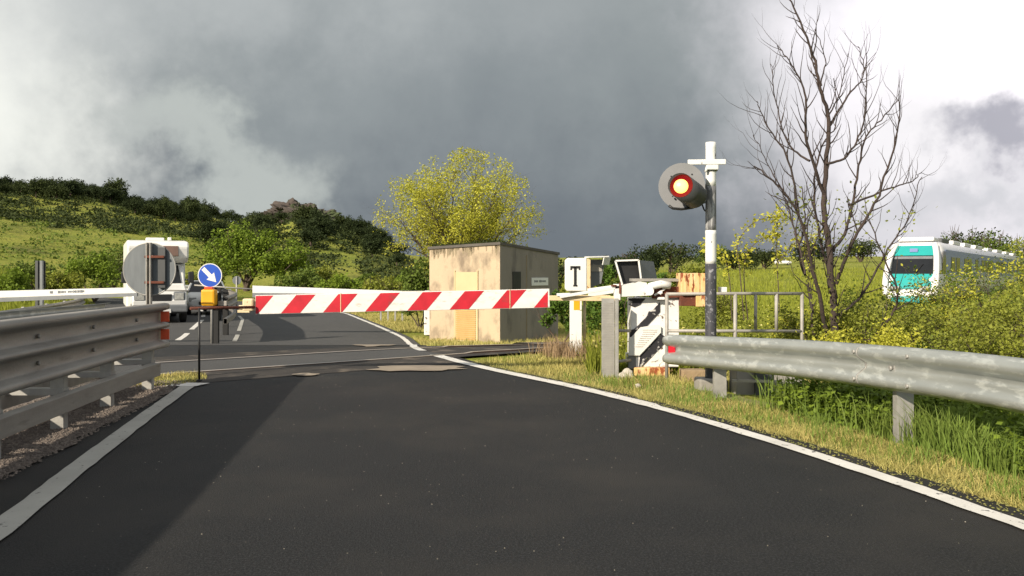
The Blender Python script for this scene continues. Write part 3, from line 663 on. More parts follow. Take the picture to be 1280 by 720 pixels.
# arm root: rods, clamp, cranked plates
YB = 10.45
b = MB(); b.beam(P(686, 372.5, YB), P(776, 373.5, YB), 0.05, 0.06, 0.006); b.build('arm_root', 'cream', pb)
b = MB(); b.beam(P(700, 371, YB - 0.06), P(778, 358, YB - 0.06), 0.04, 0.035, 0.004); b.beam(P(735, 366, YB + 0.07), P(778, 360, YB + 0.07), 0.03, 0.10, 0.004)
b.beam(P(696, 368.5, YB), P(712, 368, YB), 0.08, 0.035, 0.004); b.build('tension_rod', 'white', pb)
b = MB(); b.box(P(771, 365, YB), (0.07, 0.16, 0.19), bev=0.008); b.build('clamp', 'chip_white', pb)
b = MB()
b.box(P(775, 360, YB - 0.09), (0.02, 0.02, 0.13)); b.box(P(767, 357, YB - 0.09), (0.06, 0.02, 0.02)); b.build('clamp_bracket', 'rust', pb)
b = MB(); o_ = P(0, 0, YB)
def zz(py, Y=YB): return CH - (py - HY) * Y / F
def poly_px(pts, Y=YB): return [(PX(x, Y), zz(y, Y)) for x, y in pts]
b.prism(poly_px([(776, 357), (789, 355), (797, 352), (806, 353), (812, 369), (776, 370.5)]), (0, YB - 0.13, 0), (1, 0, 0), (0, 0, 1), (0, 0.22, 0)); b.build('arm_bracket', 'white', pb)
b = MB(); b.tube([P(803, 366, YB - 0.1), P(813, 358, YB - 0.1), P(826, 355, YB - 0.1), P(838, 357, YB - 0.1)], 0.045, 12); b.cyl(P(812, 364, YB - 0.17), P(812, 364, YB + 0.05), 0.05, n=18); b.build('crank', 'chip_white', pb)
b = MB(); b.beam(P(815, 366, YB), P(852, 365, YB), 0.10, 0.13, 0.006); b.build('counterweight_arm', 'rust', pb)
b = MB(); b.beam(P(818, 369, YB - 0.07), P(836, 358, YB - 0.07), 0.014, 0.02); b.box(P(826, 373, YB - 0.08), (0.09, 0.04, 0.03), bev=0.005); b.cyl(P(826, 366, YB - 0.10), P(826, 366, YB - 0.05), 0.02, n=10); b.build('linkage', 'chip_white', pb)
b = MB()
for k in range(5):
    x0 = 848 + k * 8.0
    b.box(P(x0 + 3.8, 355 if k % 2 else 354.5, YB - 0.03), (0.072, 0.30 - 0.02 * (k % 2), 0.25), bev=0.006)
b.build('counterweight', 'rust_orange', pb)
b = MB(); b.box(P(858, 375.5, YB - 0.01), (0.18, 0.22, 0.125), bev=0.005); b.build('counterweight_plate', 'rust', pb)
b = MB(); b.box(P(876, 375.5, YB - 0.03), (0.16, 0.24, 0.14), bev=0.006); b.build('counterweight_plate', 'rust_orange', pb)
b = MB(); b.box(P(903, 362, YB + 0.02), (0.09, 0.09, 0.06), bev=0.006); b.build('junction_box', 'clean_white', pb)
# pedestal
x0, x1 = PX(785, YB), PX(849, YB); zt = zz(372.5)
b = MB(); b.box(((x0 + x1) / 2 + 0.02, YB + 0.18, (zt + 0.10) / 2), (x1 - x0 - 0.04, 0.36, zt - 0.10), bev=0.008); b.build('pedestal', 'chip_white', pb)
b = MB(); yf = YB - 0.012
fs = [[(785.5, 373), (807, 373), (800, 381), (793, 384), (785.5, 381)], [(787, 423), (797, 421), (812, 404), (825, 390), (825, 378), (817, 386), (811, 389), (808, 396), (793, 411), (787, 413)], [(798, 462), (803, 458), (826, 434), (832, 428), (832, 421), (825.5, 417), (814, 430), (800, 445)]]
for f in fs: b.prism(poly_px(f, yf + 0.01), (0, yf + 0.006, 0), (1, 0, 0), (0, 0, 1), (0, -0.003, 0))
b.build('diagonal_stripe', 'chip_black', pb)
b = MB(); xm, zm = PX(803, YB), zz(424)
b.prism(poly_px([(785.5, 422), (789, 421), (800, 409), (822, 405.5), (825.5, 408), (825.5, 415.5), (799, 444), (785.5, 444)], YB), (0, YB - 0.035, 0), (1, 0, 0), (0, 0, 1), (0, 0.018, 0)); b.build('cover_plate', 'white', pb)
b = MB()
for k in range(9):
    z = zz(412 + k * 2.6); b.box((PX(811.5 - max(0, k - 1) * 1.9, YB), YB - 0.0385, z), (0.17 - 0.010 * k, 0.006, 0.010), Matrix.Rotation(0.35, 3, 'X'))
b.build('louvre', 'bar_white', pb)
b = MB(); b.box(((x0 + x1) / 2 + 0.06, YB + 0.2, 0.055), (0.34, 0.34, 0.02)); b.box(((x0 + x1) / 2 - 0.03, YB + 0.14, 0.05), (0.42, 0.42, 0.10), bev=0.01); b.build('foot', 'rust_orange', pb)
b = MB(); b.box((PX(791.5, YB), YB + 0.14, zz(452)), (0.11, 0.3, 0.17), bev=0.004); b.build('side_housing', 'mid_grey', pb)
b = MB(); b.beam(P(789, 350, YB + 0.12), P(848, 350, YB + 0.12), 0.34, 0.035, 0.004); b.build('cover_slab', 'concrete', pb)

# grooved steel stanchion beside the pedestal
xs0, xs1 = PX(752, 10.25), PX(768, 10.25)
st = thing('steel_stanchion', 'upright ribbed galvanised stanchion between the T cabinet post and the barrier pedestal', 'stanchion', ((xs0 + xs1) / 2, 10.25, 0))
b = MB(); zt = zz(373, 10.25); b.box(((xs0 + xs1) / 2, 10.25, zt / 2), (xs1 - xs0, 0.02, zt)); b.box((PX(770.5, 10.25), 10.22, zt / 2 - 0.01), (0.035, 0.10, zt + 0.02), bev=0.004); b.build('post', 'galv_post', st)
b = MB()
for k in range(44): b.box(((xs0 + xs1) / 2 - 0.003, 10.2385, 0.06 + k * (zt - 0.1) / 44), (xs1 - xs0 - 0.03, 0.004, 0.009))
b.build('rib', 'tube', st)
b = MB(); b.tube([P(772, 413.5, 10.3), P(788, 413.5, 10.4)], 0.018, 8); b.build('crossbar', 'tube', st); b = MB(); b.tube([P(772, 452, 10.3), P(788, 450, 10.4)], 0.018, 8); b.build('crossbar', 'tube', st)
# T cabinet on white post
YT = 13.0
tb = thing('signal_cabinet', 'white cabinet lettered T on its post with one side flap raised', 'signal cabinet', (PX(720, YT + 0.3), YT + 0.2, 0), group='signal boxes by the track')
def ppx(px, py, Y): return P(px, py, Y)
zb, zt_ = zz(364, YT), zz(322.5, YT)
xL, xR, xS = PX(706, YT), PX(733.5, YT), PX(741, YT + 0.2)
ch = 0.035
b = MB(); poly = [(xL, zb + ch), (xL + ch, zb), (xR, zb), (xR, zt_), (xL + ch * 1.1, zt_), (xL, zt_ - ch)]
b.prism(poly, (0, YT, 0), (1, 0, 0), (0, 0, 1), (0.02, 0.34, 0)); o = b.build('housing', 'clean_white', tb, bevel=0.012)
b = MB(); b.box((xR + 0.03, YT + 0.03, (zb + zt_) / 2), (0.055, 0.04, zt_ - zb - 0.02), bev=0.006); b.build('door_edge', 'cream', tb)
b = MB(); xm = PX(719, YT)
b.box((xm, YT - 0.004, zz(334, YT)), (0.145, 0.006, 0.034)); b.box((xm, YT - 0.004, zz(345.5, YT)), (0.038, 0.006, 0.27))
b.box((xm - 0.062, YT - 0.0045, zz(335.6, YT)), (0.022, 0.006, 0.042)); b.box((xm + 0.062, YT - 0.0045, zz(335.6, YT)), (0.022, 0.006, 0.042)); b.box((xm, YT - 0.0045, zz(357, YT)), (0.06, 0.006, 0.022))
b.build('letter', 'black', tb)
b = MB(); xo, zo0, zo1 = PX(737, YT), zz(362, YT), zz(324, YT)
b.prism([(xo, zo0 + 0.01), (PX(753, YT), zo0 + 0.09), (PX(758, YT), zo1), (xo, zo1)], (0, YT + 0.18, 0), (1, 0, 0), (0, 0, 1), (0, 0.02, 0)); b.build('side_panel', 'mid_grey', tb)
b = MB(); b.beam((xR, YT + 0.02, zt_ + 0.012), (PX(759.5, YT), YT + 0.10, zt_ + 0.022), 0.20, 0.02, 0.003); b.beam(P(759, 322, YT + 0.04), P(757, 331, YT + 0.06), 0.16, 0.014); b.build('raised_flap', 'clean_white', tb)
b = MB(); b.box((PX(745.5, YT + 0.17), YT + 0.172, zz(335, YT)), (0.17, 0.008, 0.10)); b.build('inner_plate', 'tube', tb)
b = MB(); b.box((PX(720, YT + 0.1), YT + 0.17, zb / 2), (0.175, 0.15, zb + 0.02), bev=0.006); b.build('post', 'clean_white', tb)
b = MB(); b.box((PX(721.5, YT), YT + 0.092, zz(381, YT)), (0.09, 0.004, 0.16)); b.build('paint_patch', 'yellow', tb)
b = MB(); b.tube([(PX(731, YT + .2), YT + 0.25, 0), (PX(731, YT + .2), YT + 0.25, zb)], 0.022, 8); b.build('conduit', 'cream', tb)
b = MB(); b.beam((PX(706, YT), YT + 0.15, zz(371, YT)), (PX(764, YT), YT + 0.15, zz(371.5, YT)), 0.12, 0.05, 0.004); b.build('support_beam', 'cream', tb)

# hooded signal housing (back and hood)
YH = 11.8
hd = thing('signal_hood', 'dark open signal hood with a white rim and grey side panel behind the barrier pedestal', 'signal box', (PX(797, YH + .2), YH + 0.3, 0), group='signal boxes by the track')
b = MB(); A = [P(769, 326, YH), P(798, 325, YH), P(801.5, 352, YH), P(778, 357, YH)]; Bk = [P(785, 330, YH + 0.5), P(817, 327, YH + 0.55), P(822, 351, YH + 0.55), P(794, 352, YH + 0.5)]
n = 4; va = [b.bm.verts.new(v) for v in A]; vb = [b.bm.verts.new(v) for v in Bk]
for k in range(4): b.bm.faces.new((va[k], va[(k + 1) % 4], vb[(k + 1) % 4], vb[k]))
b.bm.faces.new(vb)
o = b.build('hood', 'mid_grey', hd); md = o.modifiers.new('t', 'SOLIDIFY'); md.thickness = 0.008
b = MB()
for k in range(4): b.beam(A[k] + Vector((0, -0.01, 0)), A[(k + 1) % 4] + Vector((0, -0.01, 0)), 0.02, 0.022)
b.build('rim', 'clean_white', hd)
b = MB(); ins = [A[k].lerp(Bk[k], 0.12) for k in range(4)]; cI = sum(ins, Vector()) / 4; ins = [p.lerp(cI, 0.035) for p in ins]; bk = [p + Vector((0.01, 0.02, 0)) for p in ins]; b.loft([ins, bk], sm=False); b.build('opening_shade', 'black', hd)  # black plate added inside so the open hood looks shaded
b = MB(); b.tube([(PX(797, YH + .3), YH + 0.3, -0.05), (PX(797, YH + .3), YH + 0.3, P(0, 352, YH).z)], 0.04, 12); b.build('post', 'mid_grey', hd)

# warning light pole
YS = 9.35
XS = PX(888.5, YS)
sg = thing('crossing_signal', 'banded black and white pole carrying a lit round crossing lamp beyond the guard rail', 'crossing signal', (XS, YS, 0))
r = 0.056
def zs(py): return CH - (py - HY) * YS / F
for nm, y0, y1, m, rr in (('pole_band', 500, 330, 'pole_black', 0.060), ('pole_band', 330, 288, 'pole_white', 0.058), ('pole_band', 288, 233, 'pole_worn', 0.057), ('pole_band', 233, 178, 'pole_white', 0.055)):
    b = MB(); n_ = 8
    b.tube([(XS, YS, zs(y0 + (y1 - y0) * k / n_)) for k in range(n_ + 1)], rr, 20); b.build(nm, m, sg)
b = MB(); b.beam((PX(858, YS), YS - 0.075, zs(204)), (PX(905, YS), YS - 0.075, zs(203.5)), 0.03, 0.055, 0.006); b.box((XS, YS - 0.06, zs(208)), (0.13, 0.05, 0.09), bev=0.01)
b.tube([(XS - 0.05, YS - 0.07, zs(208)), (XS - 0.07, YS - 0.07, zs(216))], 0.015, 8); b.build('cross_arm', 'pole_white', sg)
b = MB(); b.tube([(XS + 0.062 * math.cos(a), YS + 0.062 * math.sin(a), zs(213)) for a in np.linspace(0, 2 * math.pi, 17)], 0.012, 6, cap=False); b.build('clamp_ring', 'mid_grey', sg)
dc = P(852, 232.5, YS - 0.10); nrm = Vector((-0.30, -0.95, 0.02)).normalized(); R_ = nrm.to_track_quat('Z', 'Y').to_matrix()
b = MB(); b.cyl(dc, dc - nrm * 0.008, 0.243, n=56); o = b.build('backboard', 'disc', sg)
lx = R_ @ Vector((1, 0, 0)); ly = R_ @ Vector((0, 1, 0))
b = MB(); b.cyl(dc - nrm * 0.008, dc - nrm * 0.14, 0.15, 0.12, n=30); b.build('lamp_housing', 'dark_grey', sg)
lc = dc + Vector((-0.0, 0, 0.0)) + nrm * 0.0
fw = Vector((-0.06, -1.0, 0.02)).normalized()
Lc = P(851.5, 232, YS - 0.14)
# hood that points down the road, cut longer at the top
nv = 28; hdir = Vector((-0.30, -1.0, 0.10)).normalized()
q = hdir.to_track_quat('Z', 'Y').to_matrix(); hx = q @ Vector((1, 0, 0)); hy = q @ Vector((0, 1, 0))
back = P(867, 244.5, YS - 0.13)
b = MB(); ringA = []; ringB = []
for k in range(nv):
    a = 2 * math.pi * k / nv; ringA.append(back + hx * math.cos(a) * 0.135 + hy * math.sin(a) * 0.135)
front = P(850.5, 231.5, YS - 0.36)
for k in range(nv):
    a = 2 * math.pi * k / nv; ringB.append(front + hx * math.cos(a) * 0.128 + hy * math.sin(a) * 0.128)
b.loft([ringA, ringB], cap=False); o = b.build('visor', 'dark_grey', sg); md = o.modifiers.new('t', 'SOLIDIFY'); md.thickness = 0.004
b = MB(); ri = []
for rad, dd in ((0.126, 0.0), (0.124, -0.03), (0.075, -0.06)):
    ri.append([front + hdir * (dd + 0.004) + hx * math.cos(2 * math.pi * k / nv) * rad + hy * math.sin(2 * math.pi * k / nv) * rad for k in range(nv)])
b.loft(ri, cap=False); b.build('lens_ring', 'lens_red', sg)
b = MB(); ri = []
for rad, dd in ((0.074, -0.058), (0.068, -0.045), (0.05, -0.034), (0.025, -0.028), (0.004, -0.026)):
    ri.append([front + hdir * dd + hx * math.cos(2 * math.pi * k / nv) * rad + hy * math.sin(2 * math.pi * k / nv) * rad for k in range(nv)])
b.loft(ri); b.build('lamp', 'lamp', sg)
b = MB(); b.tube([P(836, 257, YS - 0.12), P(841, 260.5, YS - 0.12), P(852, 261.5, YS - 0.12), P(866, 259.5, YS - 0.12), P(874, 255, YS - 0.1)], 0.014, 8); b.build('bracket', 'black', sg)
b = MB(); b.beam(P(852, 233, YS - 0.03), P(884, 233, YS - 0.01), 0.03, 0.04); b.beam(P(872, 255, YS - 0.06), P(886, 252, YS), 0.02, 0.02); b.build('mounting_arm', 'dark_grey', sg)
b = MB()
for px, py in ((839, 220.5), (865, 218), (841, 245.5)): b.cyl(P(px, py, YS - 0.11), P(px, py, YS - 0.135), 0.009, n=8)
b.build('screw', 'black', sg)
b = MB(); b.tube([P(872, 240, YS - 0.02), P(880, 262, YS + 0.02), (XS + 0.05, YS + 0.05, zs(275)), (XS + 0.06, YS + 0.04, zs(420)), (XS + 0.06, YS + 0.04, 0)], 0.009, 6); b.build('cable', 'black', sg)
b = MB(); b.box((XS, YS, 0.03), (0.3, 0.3, 0.14), bev=0.02); b.build('footing', 'concrete', sg)

# pedestrian railing
YR = 10.0
rg = thing('railing', 'low grey tubular railing standing behind the start of the right guard rail', 'railing', (PX(920, YR), YR, 0))
def rr(px): return YR + (px - 833) * 0.0016
b = MB(); b.tube([P(833, 367.5, YR), P(920, 367, rr(920)), P(1003, 367, rr(1003))], 0.019, 10); b.build('top_rail', 'tube', rg)
b = MB(); b.tube([P(833, 413.5, YR), P(1003, 414, rr(1003))], 0.019, 10); b.build('bottom_rail', 'tube', rg)
for px, w, yb_ in ((833.5, 0.020, 478), (919, 0.022, 480), (944.5, 0.018, 414), (970.5, 0.020, 414), (1002.5, 0.020, 470)):
    Y = rr(px); b = MB(); b.tube([P(px, 367, Y), P(px, yb_, Y)], w, 10); b.build('post', 'tube', rg)
b = MB(); b.beam(P(915, 476, 8.9), P(1000, 477, 8.9), 0.03, 0.025); b.build('lower_bar', 'tube', rg)
# cable duct behind
cd = thing('cable_chest', 'low grey concrete chest with a dark steel upright under the railing', 'cable chest', (PX(950, 8.9), 9.0, 0))
b = MB(); b.box((PX(962, 9.0), 9.15, 0.08), (0.68, 0.30, 0.36), bev=0.01); b.build('box', 'concrete', cd)
b = MB(); b.box((PX(954, 8.95), 8.97, 0.08), (0.16, 0.05, 0.38), bev=0.004); b.build('upright', 'dark_grey', cd)
b = MB(); b.box((PX(866, 10.2), 10.2, 0.03), (0.28, 0.22, 0.14), bev=0.012); tag(b.build('stone_block', 'brick', loc=(PX(866, 10.2), 10.2, 0)), 'tan block lying in the grass by the foot of the crossing lamp pole', 'stone block')
b = MB(); b.box((PX(851, 10.6), 10.7, 0.08), (0.16, 0.2, 0.3), bev=0.01); tag(b.build('grey_box', 'mid_grey', loc=(PX(851, 10.6), 10.7, 0)), 'small grey metal box on the ground right of the barrier pedestal', 'box')
def stone(name, c, r, m, seed, label, cat='stone'):
    b = bmesh.new(); bmesh.ops.create_icosphere(b, subdivisions=3, radius=1)
    rnd = random.Random(seed); ph = [rnd.uniform(0, 6) for _ in range(6)]
    for v in b.verts:
        k = 1 + 0.16 * math.sin(v.co.x * 3 + ph[0]) * math.sin(v.co.y * 3.3 + ph[1]) + 0.12 * math.sin(v.co.z * 5 + ph[2] + v.co.x * 2) + 0.05 * math.sin(v.co.y * 9 + ph[3]) * math.sin(v.co.x * 8 + ph[4])
        v.co = Vector((v.co.x * r[0] * k, v.co.y * r[1] * k, v.co.z * r[2] * k))
    me = bpy.data.meshes.new(name); b.to_mesh(me); b.free()
    return tag(obj_from(name, me, m, None, c), label, cat)
stone('stone', (PX(783, 10.1), 10.1, 0.04), (0.085, 0.08, 0.07), 'stone', 4, 'pale lump of stone at the left foot of the barrier pedestal')
stone('stone', (PX(797, 9.45), 9.4, 0.01), (0.035, 0.03, 0.025), 'stone', 9, 'smaller pale stone in the mown verge just before the pedestal foot')

# ------------------------------------------------------------------ equipment hut
HA, HL, HR = Vector((-0.30, 22.0)), Vector((-2.18, 23.25)), Vector((1.28, 24.4))
HB = HL + (HR - HA); zg = -0.62
hut = thing('equipment_hut', 'small sand coloured rendered hut with a louvred door beyond the track', 'hut', (HA.x, HA.y, -0.5))
zN, zL, zR = 1.94, 1.86, 1.74; zB = zL + zR - zN
def wall_quad(a, b_, za, zb_, th, m, name):
    d = (b_ - a).normalized(); n = Vector((-d.y, d.x)); b = MB()
    v = [b.bm.verts.new((p.x + n.x * t, p.y + n.y * t, z)) for t in (0, th) for p, z in ((a + d * t, zg), (b_ - d * t, zg), (b_ - d * t, zb_), (a + d * t, za))]
    for f in ((0, 1, 2, 3), (7, 6, 5, 4), (0, 4, 5, 1), (1, 5, 6, 2), (2, 6, 7, 3), (3, 7, 4, 0)): b.bm.faces.new([v[k] for k in f])
    return b.build(name, m, hut)
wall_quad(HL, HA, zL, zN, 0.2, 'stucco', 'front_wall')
wall_quad(HA, HR, zN, zR, 0.2, 'stucco_shaded', 'side_wall')
wall_quad(HR, HB, zR, zB, 0.2, 'stucco', 'rear_wall'); wall_quad(HB, HL, zB, zL, 0.2, 'stucco_shaded', 'side_wall')
b = MB(); cen = (HA + HB) / 2
def outp(p, k, dz, z): d = (p - cen).normalized(); return (p.x + d.x * k, p.y + d.y * k, z + dz)
lo = [outp(p, 0.05, 0.003, z) for p, z in ((HL, zL), (HA, zN), (HR, zR), (HB, zB))]; hi = [outp(p, 0.05, 0.07, z) for p, z in ((HL, zL), (HA, zN), (HR, zR), (HB, zB))]
b.loft([lo, hi], sm=False); b.build('roof', 'roof', hut)
fd = (HA - HL).normalized(); fn = Vector((fd.y, -fd.x)); FL = (HA - HL).length
def fpt(t, z, o): p = HL + fd * (t * FL) + fn * o; return Vector((p.x, p.y, z))
def zh(py, Y): return CH - (py - HY) * Y / F
def frect(t0, t1, z0, z1, o, th, name, m, parent=None):
    b = MB(); a = fpt(t0, 0, o - th / 2); c = fpt(t1, 0, o - th / 2)
    b.beam((a.x, a.y, (z0 + z1) / 2), (c.x, c.y, (z0 + z1) / 2), th, z1 - z0, 0.004); return b.build(name, m, parent or hut)
dr = frect(0.385, 0.69, -0.52, 1.26, 0.022, 0.03, 'door', 'door_y')
frect(0.37, 0.385, -0.52, 1.30, 0.034, 0.05, 'door_frame', 'door_y'); frect(0.69, 0.705, -0.52, 1.30, 0.034, 0.05, 'door_frame', 'door_y')
b = MB()
for k in range(17):
    a = fpt(0.40, -0.46 + k * 0.052, 0.03); c = fpt(0.675, -0.46 + k * 0.052, 0.03); b.beam(a, c, 0.02, 0.034)
b.build('louvre_panel', 'door_o', dr)
b = MB(); a = fpt(0.41, 0.55, 0.03); b.beam(a, fpt(0.44, 0.55, 0.03), 0.03, 0.09); b.build('handle', 'dark_grey', dr)
rd = (HR - HA).normalized(); rn = Vector((rd.y, -rd.x)); RL = (HR - HA).length
def rpt(px, z, o):
    # point on the side wall seen at column px
    k = (px - CX) / F; t = (k * HA.y - HA.x) / (rd.x - k * rd.y); p = HA + rd * t + rn * o; return Vector((p.x, p.y, z)), p.y
a, ya = rpt(640.5, 0, 0.008); c, yc = rpt(650.5, 0, 0.008)
b = MB(); z0, z1 = zh(361, ya), zh(339.5, ya); b.beam((a.x, a.y, (z0 + z1) / 2), (c.x, c.y, (z0 + z1) / 2), 0.02, z1 - z0); b.build('window', 'black', hut)
a, ya = rpt(664, 0, 0.012); c, yc = rpt(684.5, 0, 0.012); zc = zh(352, (ya + yc) / 2)
b = MB(); b.beam((a.x, a.y, zc), (c.x, c.y, zc), 0.02, 0.21, 0.003); sgn = b.build('name_board', 'clean_white', hut)
b = MB(); rnd = random.Random(2); px = 667.0
while px < 681.5:
    w = rnd.uniform(0.35, 0.8)
    if not (671.0 < px < 672.2):
        p0, _ = rpt(px, 0, 0.024); p1, _ = rpt(px + w, 0, 0.024); b.beam((p0.x, p0.y, zc + 0.01), (p1.x, p1.y, zc + 0.01), 0.004, rnd.uniform(0.04, 0.065))
    px += w + 0.35
b.build('lettering', 'mid_grey', sgn)
a, ya = rpt(658, 0, 0.006); b = MB(); b.beam((a.x, a.y, -0.5), (a.x, a.y, 1.7), 0.02, 0.03, up=(1, 0, 0)); b.build('wall_joint', 'stain', hut)
b = MB(); rnd = random.Random(12)
for k in range(48):
    t = rnd.uniform(0.02, 0.98); w = rnd.uniform(0.01, 0.04); ln = rnd.uniform(0.05, 0.28); zt2 = zL + (zN - zL) * t - 0.004
    p0, p1 = fpt(t, 0, 0.0025), fpt(min(1, t + w), 0, 0.0025)
    b.bm.faces.new([b.bm.verts.new(v) for v in ((p0.x, p0.y, zt2), (p1.x, p1.y, zt2), (p1.x, p1.y, zt2 - ln * 0.7), (p0.x * .6 + p1.x * .4, p0.y * .6 + p1.y * .4, zt2 - ln))])
b.build('damp_streak', 'stain', hut)

# ------------------------------------------------------------------ far barriers (white backs)
def far_barrier(label, tip, piv, mast_x, Y, th0, th1, rodtip=None, marks=False):
    root = thing('barrier', label, 'barrier', (mast_x, Y + 0.2, -0.5), group='level crossing barriers')
    b = MB(); d = (tip - piv); n = Vector((0, -1, 0))
    A = [piv + Vector((0, -0.03, -th0 / 2)), piv + Vector((0, 0.03, -th0 / 2)), piv + Vector((0, 0.03, th0 / 2)), piv + Vector((0, -0.03, th0 / 2))]
    Bq = [tip + Vector((0, -0.03, -th1 / 2)), tip + Vector((0, 0.03, -th1 / 2)), tip + Vector((0, 0.03, th1 / 2)), tip + Vector((0, -0.03, th1 / 2))]
    b.loft([A, Bq], sm=False); b.build('arm', 'clean_white', root)
    b = MB(); b.loft([[v + Vector((0, -0.004, -th0 * 0.62)) for v in A[:2]] + [v + Vector((0, 0, -th0 * 1.0 - 0.002)) for v in A[2:]], [v + Vector((0, -0.004, -th1 * .62)) for v in Bq[:2]] + [v + Vector((0, 0, -th1 - 0.002)) for v in Bq[2:]]], sm=False); b.build('underside_shade', 'mid_grey', root)  # grey strip put under the arm as its shaded lower side
    if rodtip is not None:
        b = MB(); b.tube([tip, rodtip], 0.02, 8); b.build('tip_rod', 'tube', root)
    b = MB(); b.box((mast_x, Y + 0.25, 0.12), (0.5, 0.4, 1.25), bev=0.02); b.build('pedestal', 'chip_white', root)
    s = 1 if mast_x > piv.x else -1
    b = MB(); b.beam(piv, (mast_x + s * 0.9, Y, piv.z), 0.07, 0.10); b.build('arm_root', 'white', root)
    b = MB(); b.box((mast_x + s * 0.9, Y, piv.z), (0.3, 0.3, 0.4), bev=0.01); b.build('counterweight', 'rust_orange', root)
    if marks:
        b = MB(); rnd = random.Random(5); px = 64.0
        while px < 107:
            w = rnd.uniform(0.8, 1.9)
            if not (68 < px < 73 or 83 < px < 85.2): 
                t = (PX(px, Y) - piv.x) / (tip.x - piv.x); p = piv.lerp(tip, t); b.box((p.x, Y - 0.033, p.z + 0.01), (w * Y / F, 0.004, rnd.uniform(0.035, 0.06)))
            px += w + 0.5
        b.build('lettering', 'mid_grey', root)
    return root
far_barrier('white barrier arm with dark lettering closing the oncoming lane at far left', P(172, 362.5, 20.6), P(-70, 370, 20.6), PX(-110, 20.6), 20.6, 0.17, 0.13, P(236, 363.5, 20.6), True)
far_barrier('white back of the far barrier arm behind the striped one', P(316, 361.5, 24.3), P(503, 366, 24.3), PX(541, 24.6), 24.6, 0.10, 0.20, P(243, 356.5, 24.3))

# ------------------------------------------------------------------ median signs
sp = thing('road_sign', 'large grey sign back on a steel post at the end of the left guard rail', 'road sign', (PX(187, 9.95), 9.95, 0), group='round signs on the median')
Y = 9.95; c = P(186, 336.5, Y)
b = MB(); b.cyl(c + Vector((0, 0.03, 0)), c + Vector((0, 0.015, 0)), 0.295, n=56); b.build('disc', 'sign_back', sp)
b = MB(); b.tube([c + Vector((0.296 * math.cos(a), 0.02, 0.296 * math.sin(a))) for a in np.linspace(0, 2 * math.pi, 49)], 0.008, 6, cap=False); b.build('rim', 'galv_post', sp)
b = MB(); xp = PX(187.5, Y); b.box((xp - 0.02, Y - 0.03, (zz(303.5, Y) + 0) / 2), (0.010, 0.055, zz(303.5, Y))); b.box((xp + 0.022, Y - 0.03, (zz(303.5, Y)) / 2), (0.010, 0.055, zz(303.5, Y))); b.box((xp, Y - 0.006, (zz(303.5, Y)) / 2), (0.05, 0.008, zz(303.5, Y) - 0.002)); b.build('post', 'tube', sp)
b = MB(); xq = PX(203, Y); b.box((xq, Y - 0.012, (zz(309, Y) + zz(360, Y)) / 2), (0.085, 0.03, zz(309, Y) - zz(360, Y)), bev=0.004); b.build('post_shadow', 'dark_grey', sp)  # dark bar put on the disc as the cast shadow of the post
b = MB()
for py in (321, 353): b = MB(); b.box(P(193, py, Y - 0.045), (0.22, 0.02, 0.028), bev=0.004); b.build('clamp', 'rust', sp)
# keep-right sign with yellow box
Y = 21.2
ks = thing('road_sign', 'blue round sign with white arrow above a yellow marker on the far median', 'road sign', (PX(262, Y), Y, -0.45), group='round signs on the median')
c = P(262.3, 344.3, Y)
b = MB(); b.cyl(c, c + Vector((0, 0.02, 0)), 0.292, n=48); b.build('rim', 'clean_white', ks)
b = MB(); b.cyl(c + Vector((0, -0.003, 0)), c + Vector((0, -0.0005, 0)), 0.272, n=48); b.build('disc', 'blue', ks)
b = MB(); ar = [(-0.235, 0.05), (0.02, 0.05), (0.02, 0.125), (0.225, 0.0), (0.02, -0.125), (0.02, -0.05), (-0.235, -0.05)]
an = math.radians(-46); ar = [(x * math.cos(an) - y * math.sin(an), x * math.sin(an) + y * math.cos(an)) for x, y in ar]
b.prism(ar, c + Vector((0.0, -0.008, 0)), (1, 0, 0), (0, 0, 1), (0, 0.003, 0)); b.build('arrow', 'clean_white', ks)
b = MB(); b.tube([(c.x + 0.03, Y + 0.05, -0.5), (c.x + 0.03, Y + 0.05, c.z + 0.2)], 0.03, 10); b.build('post', 'galv_post', ks)
b = MB(); b.box((PX(262, Y), Y - 0.02, zz(372, Y)), (0.34, 0.26, 0.40), bev=0.05); b.build('yellow_marker', 'yellow', ks)
b = MB(); b.box((PX(262, Y), Y - 0.02, zz(360, Y)), (0.2, 0.16, 0.06), bev=0.01); b.build('red_cap', 'orange', ks)
# small sign further back
Y = 44; c = P(296, 350.5, Y)
ss = thing('road_sign', 'tiny grey round sign back at the far end of the median rail', 'road sign', (c.x, Y, -0.5), group='round signs on the median')
b = MB(); b.cyl(c, c + Vector((0, 0.02, 0)), 0.22, n=28); b.build('disc', 'sign_back', ss)
b = MB(); b.tube([(c.x, Y - 0.03, -0.5), (c.x, Y - 0.03, c.z + 0.2)], 0.04, 8); b.build('post', 'galv_post', ss)
# far median guard rail, double sided, starting at the yellow marker
fm_ = thing('guard_rail', 'far median guard rail running back from the yellow marker towards the camper', 'guard rail', (-7.4, 22, -0.5))
fr = resample([(-6.95, 21.3, 0.36), (-8.2, 26, 0.36), (-10.4, 32, 0.36), (-13.2, 39, 0.36), (-17, 46, 0.36)], 0.6)
sweep(fr, WPROF, 1, 'beam', 'galv_old', fm_); fr2 = [p + Vector((-0.45, 0, 0)) for p in fr]; sweep(fr2, WPROF, -1, 'beam', 'galv', fm_)
sweep([p + Vector((0, 0, -0.36)) for p in fr], cprof, 1, 'lower_channel', 'galv_old', fm_, smooth=False)
for p in fr[::4]:
    b = MB(); b.box((p.x - 0.22, p.y, 0.08), (0.14, 0.10, 1.25)); b.build('post', 'tyre', fm_)
b = MB(); b.box((fr[0].x - 0.22, fr[0].y - 0.02, 0.50), (0.56, 0.05, 0.12), bev=0.01); b.build('end_bracket', 'galv_old', fm_)
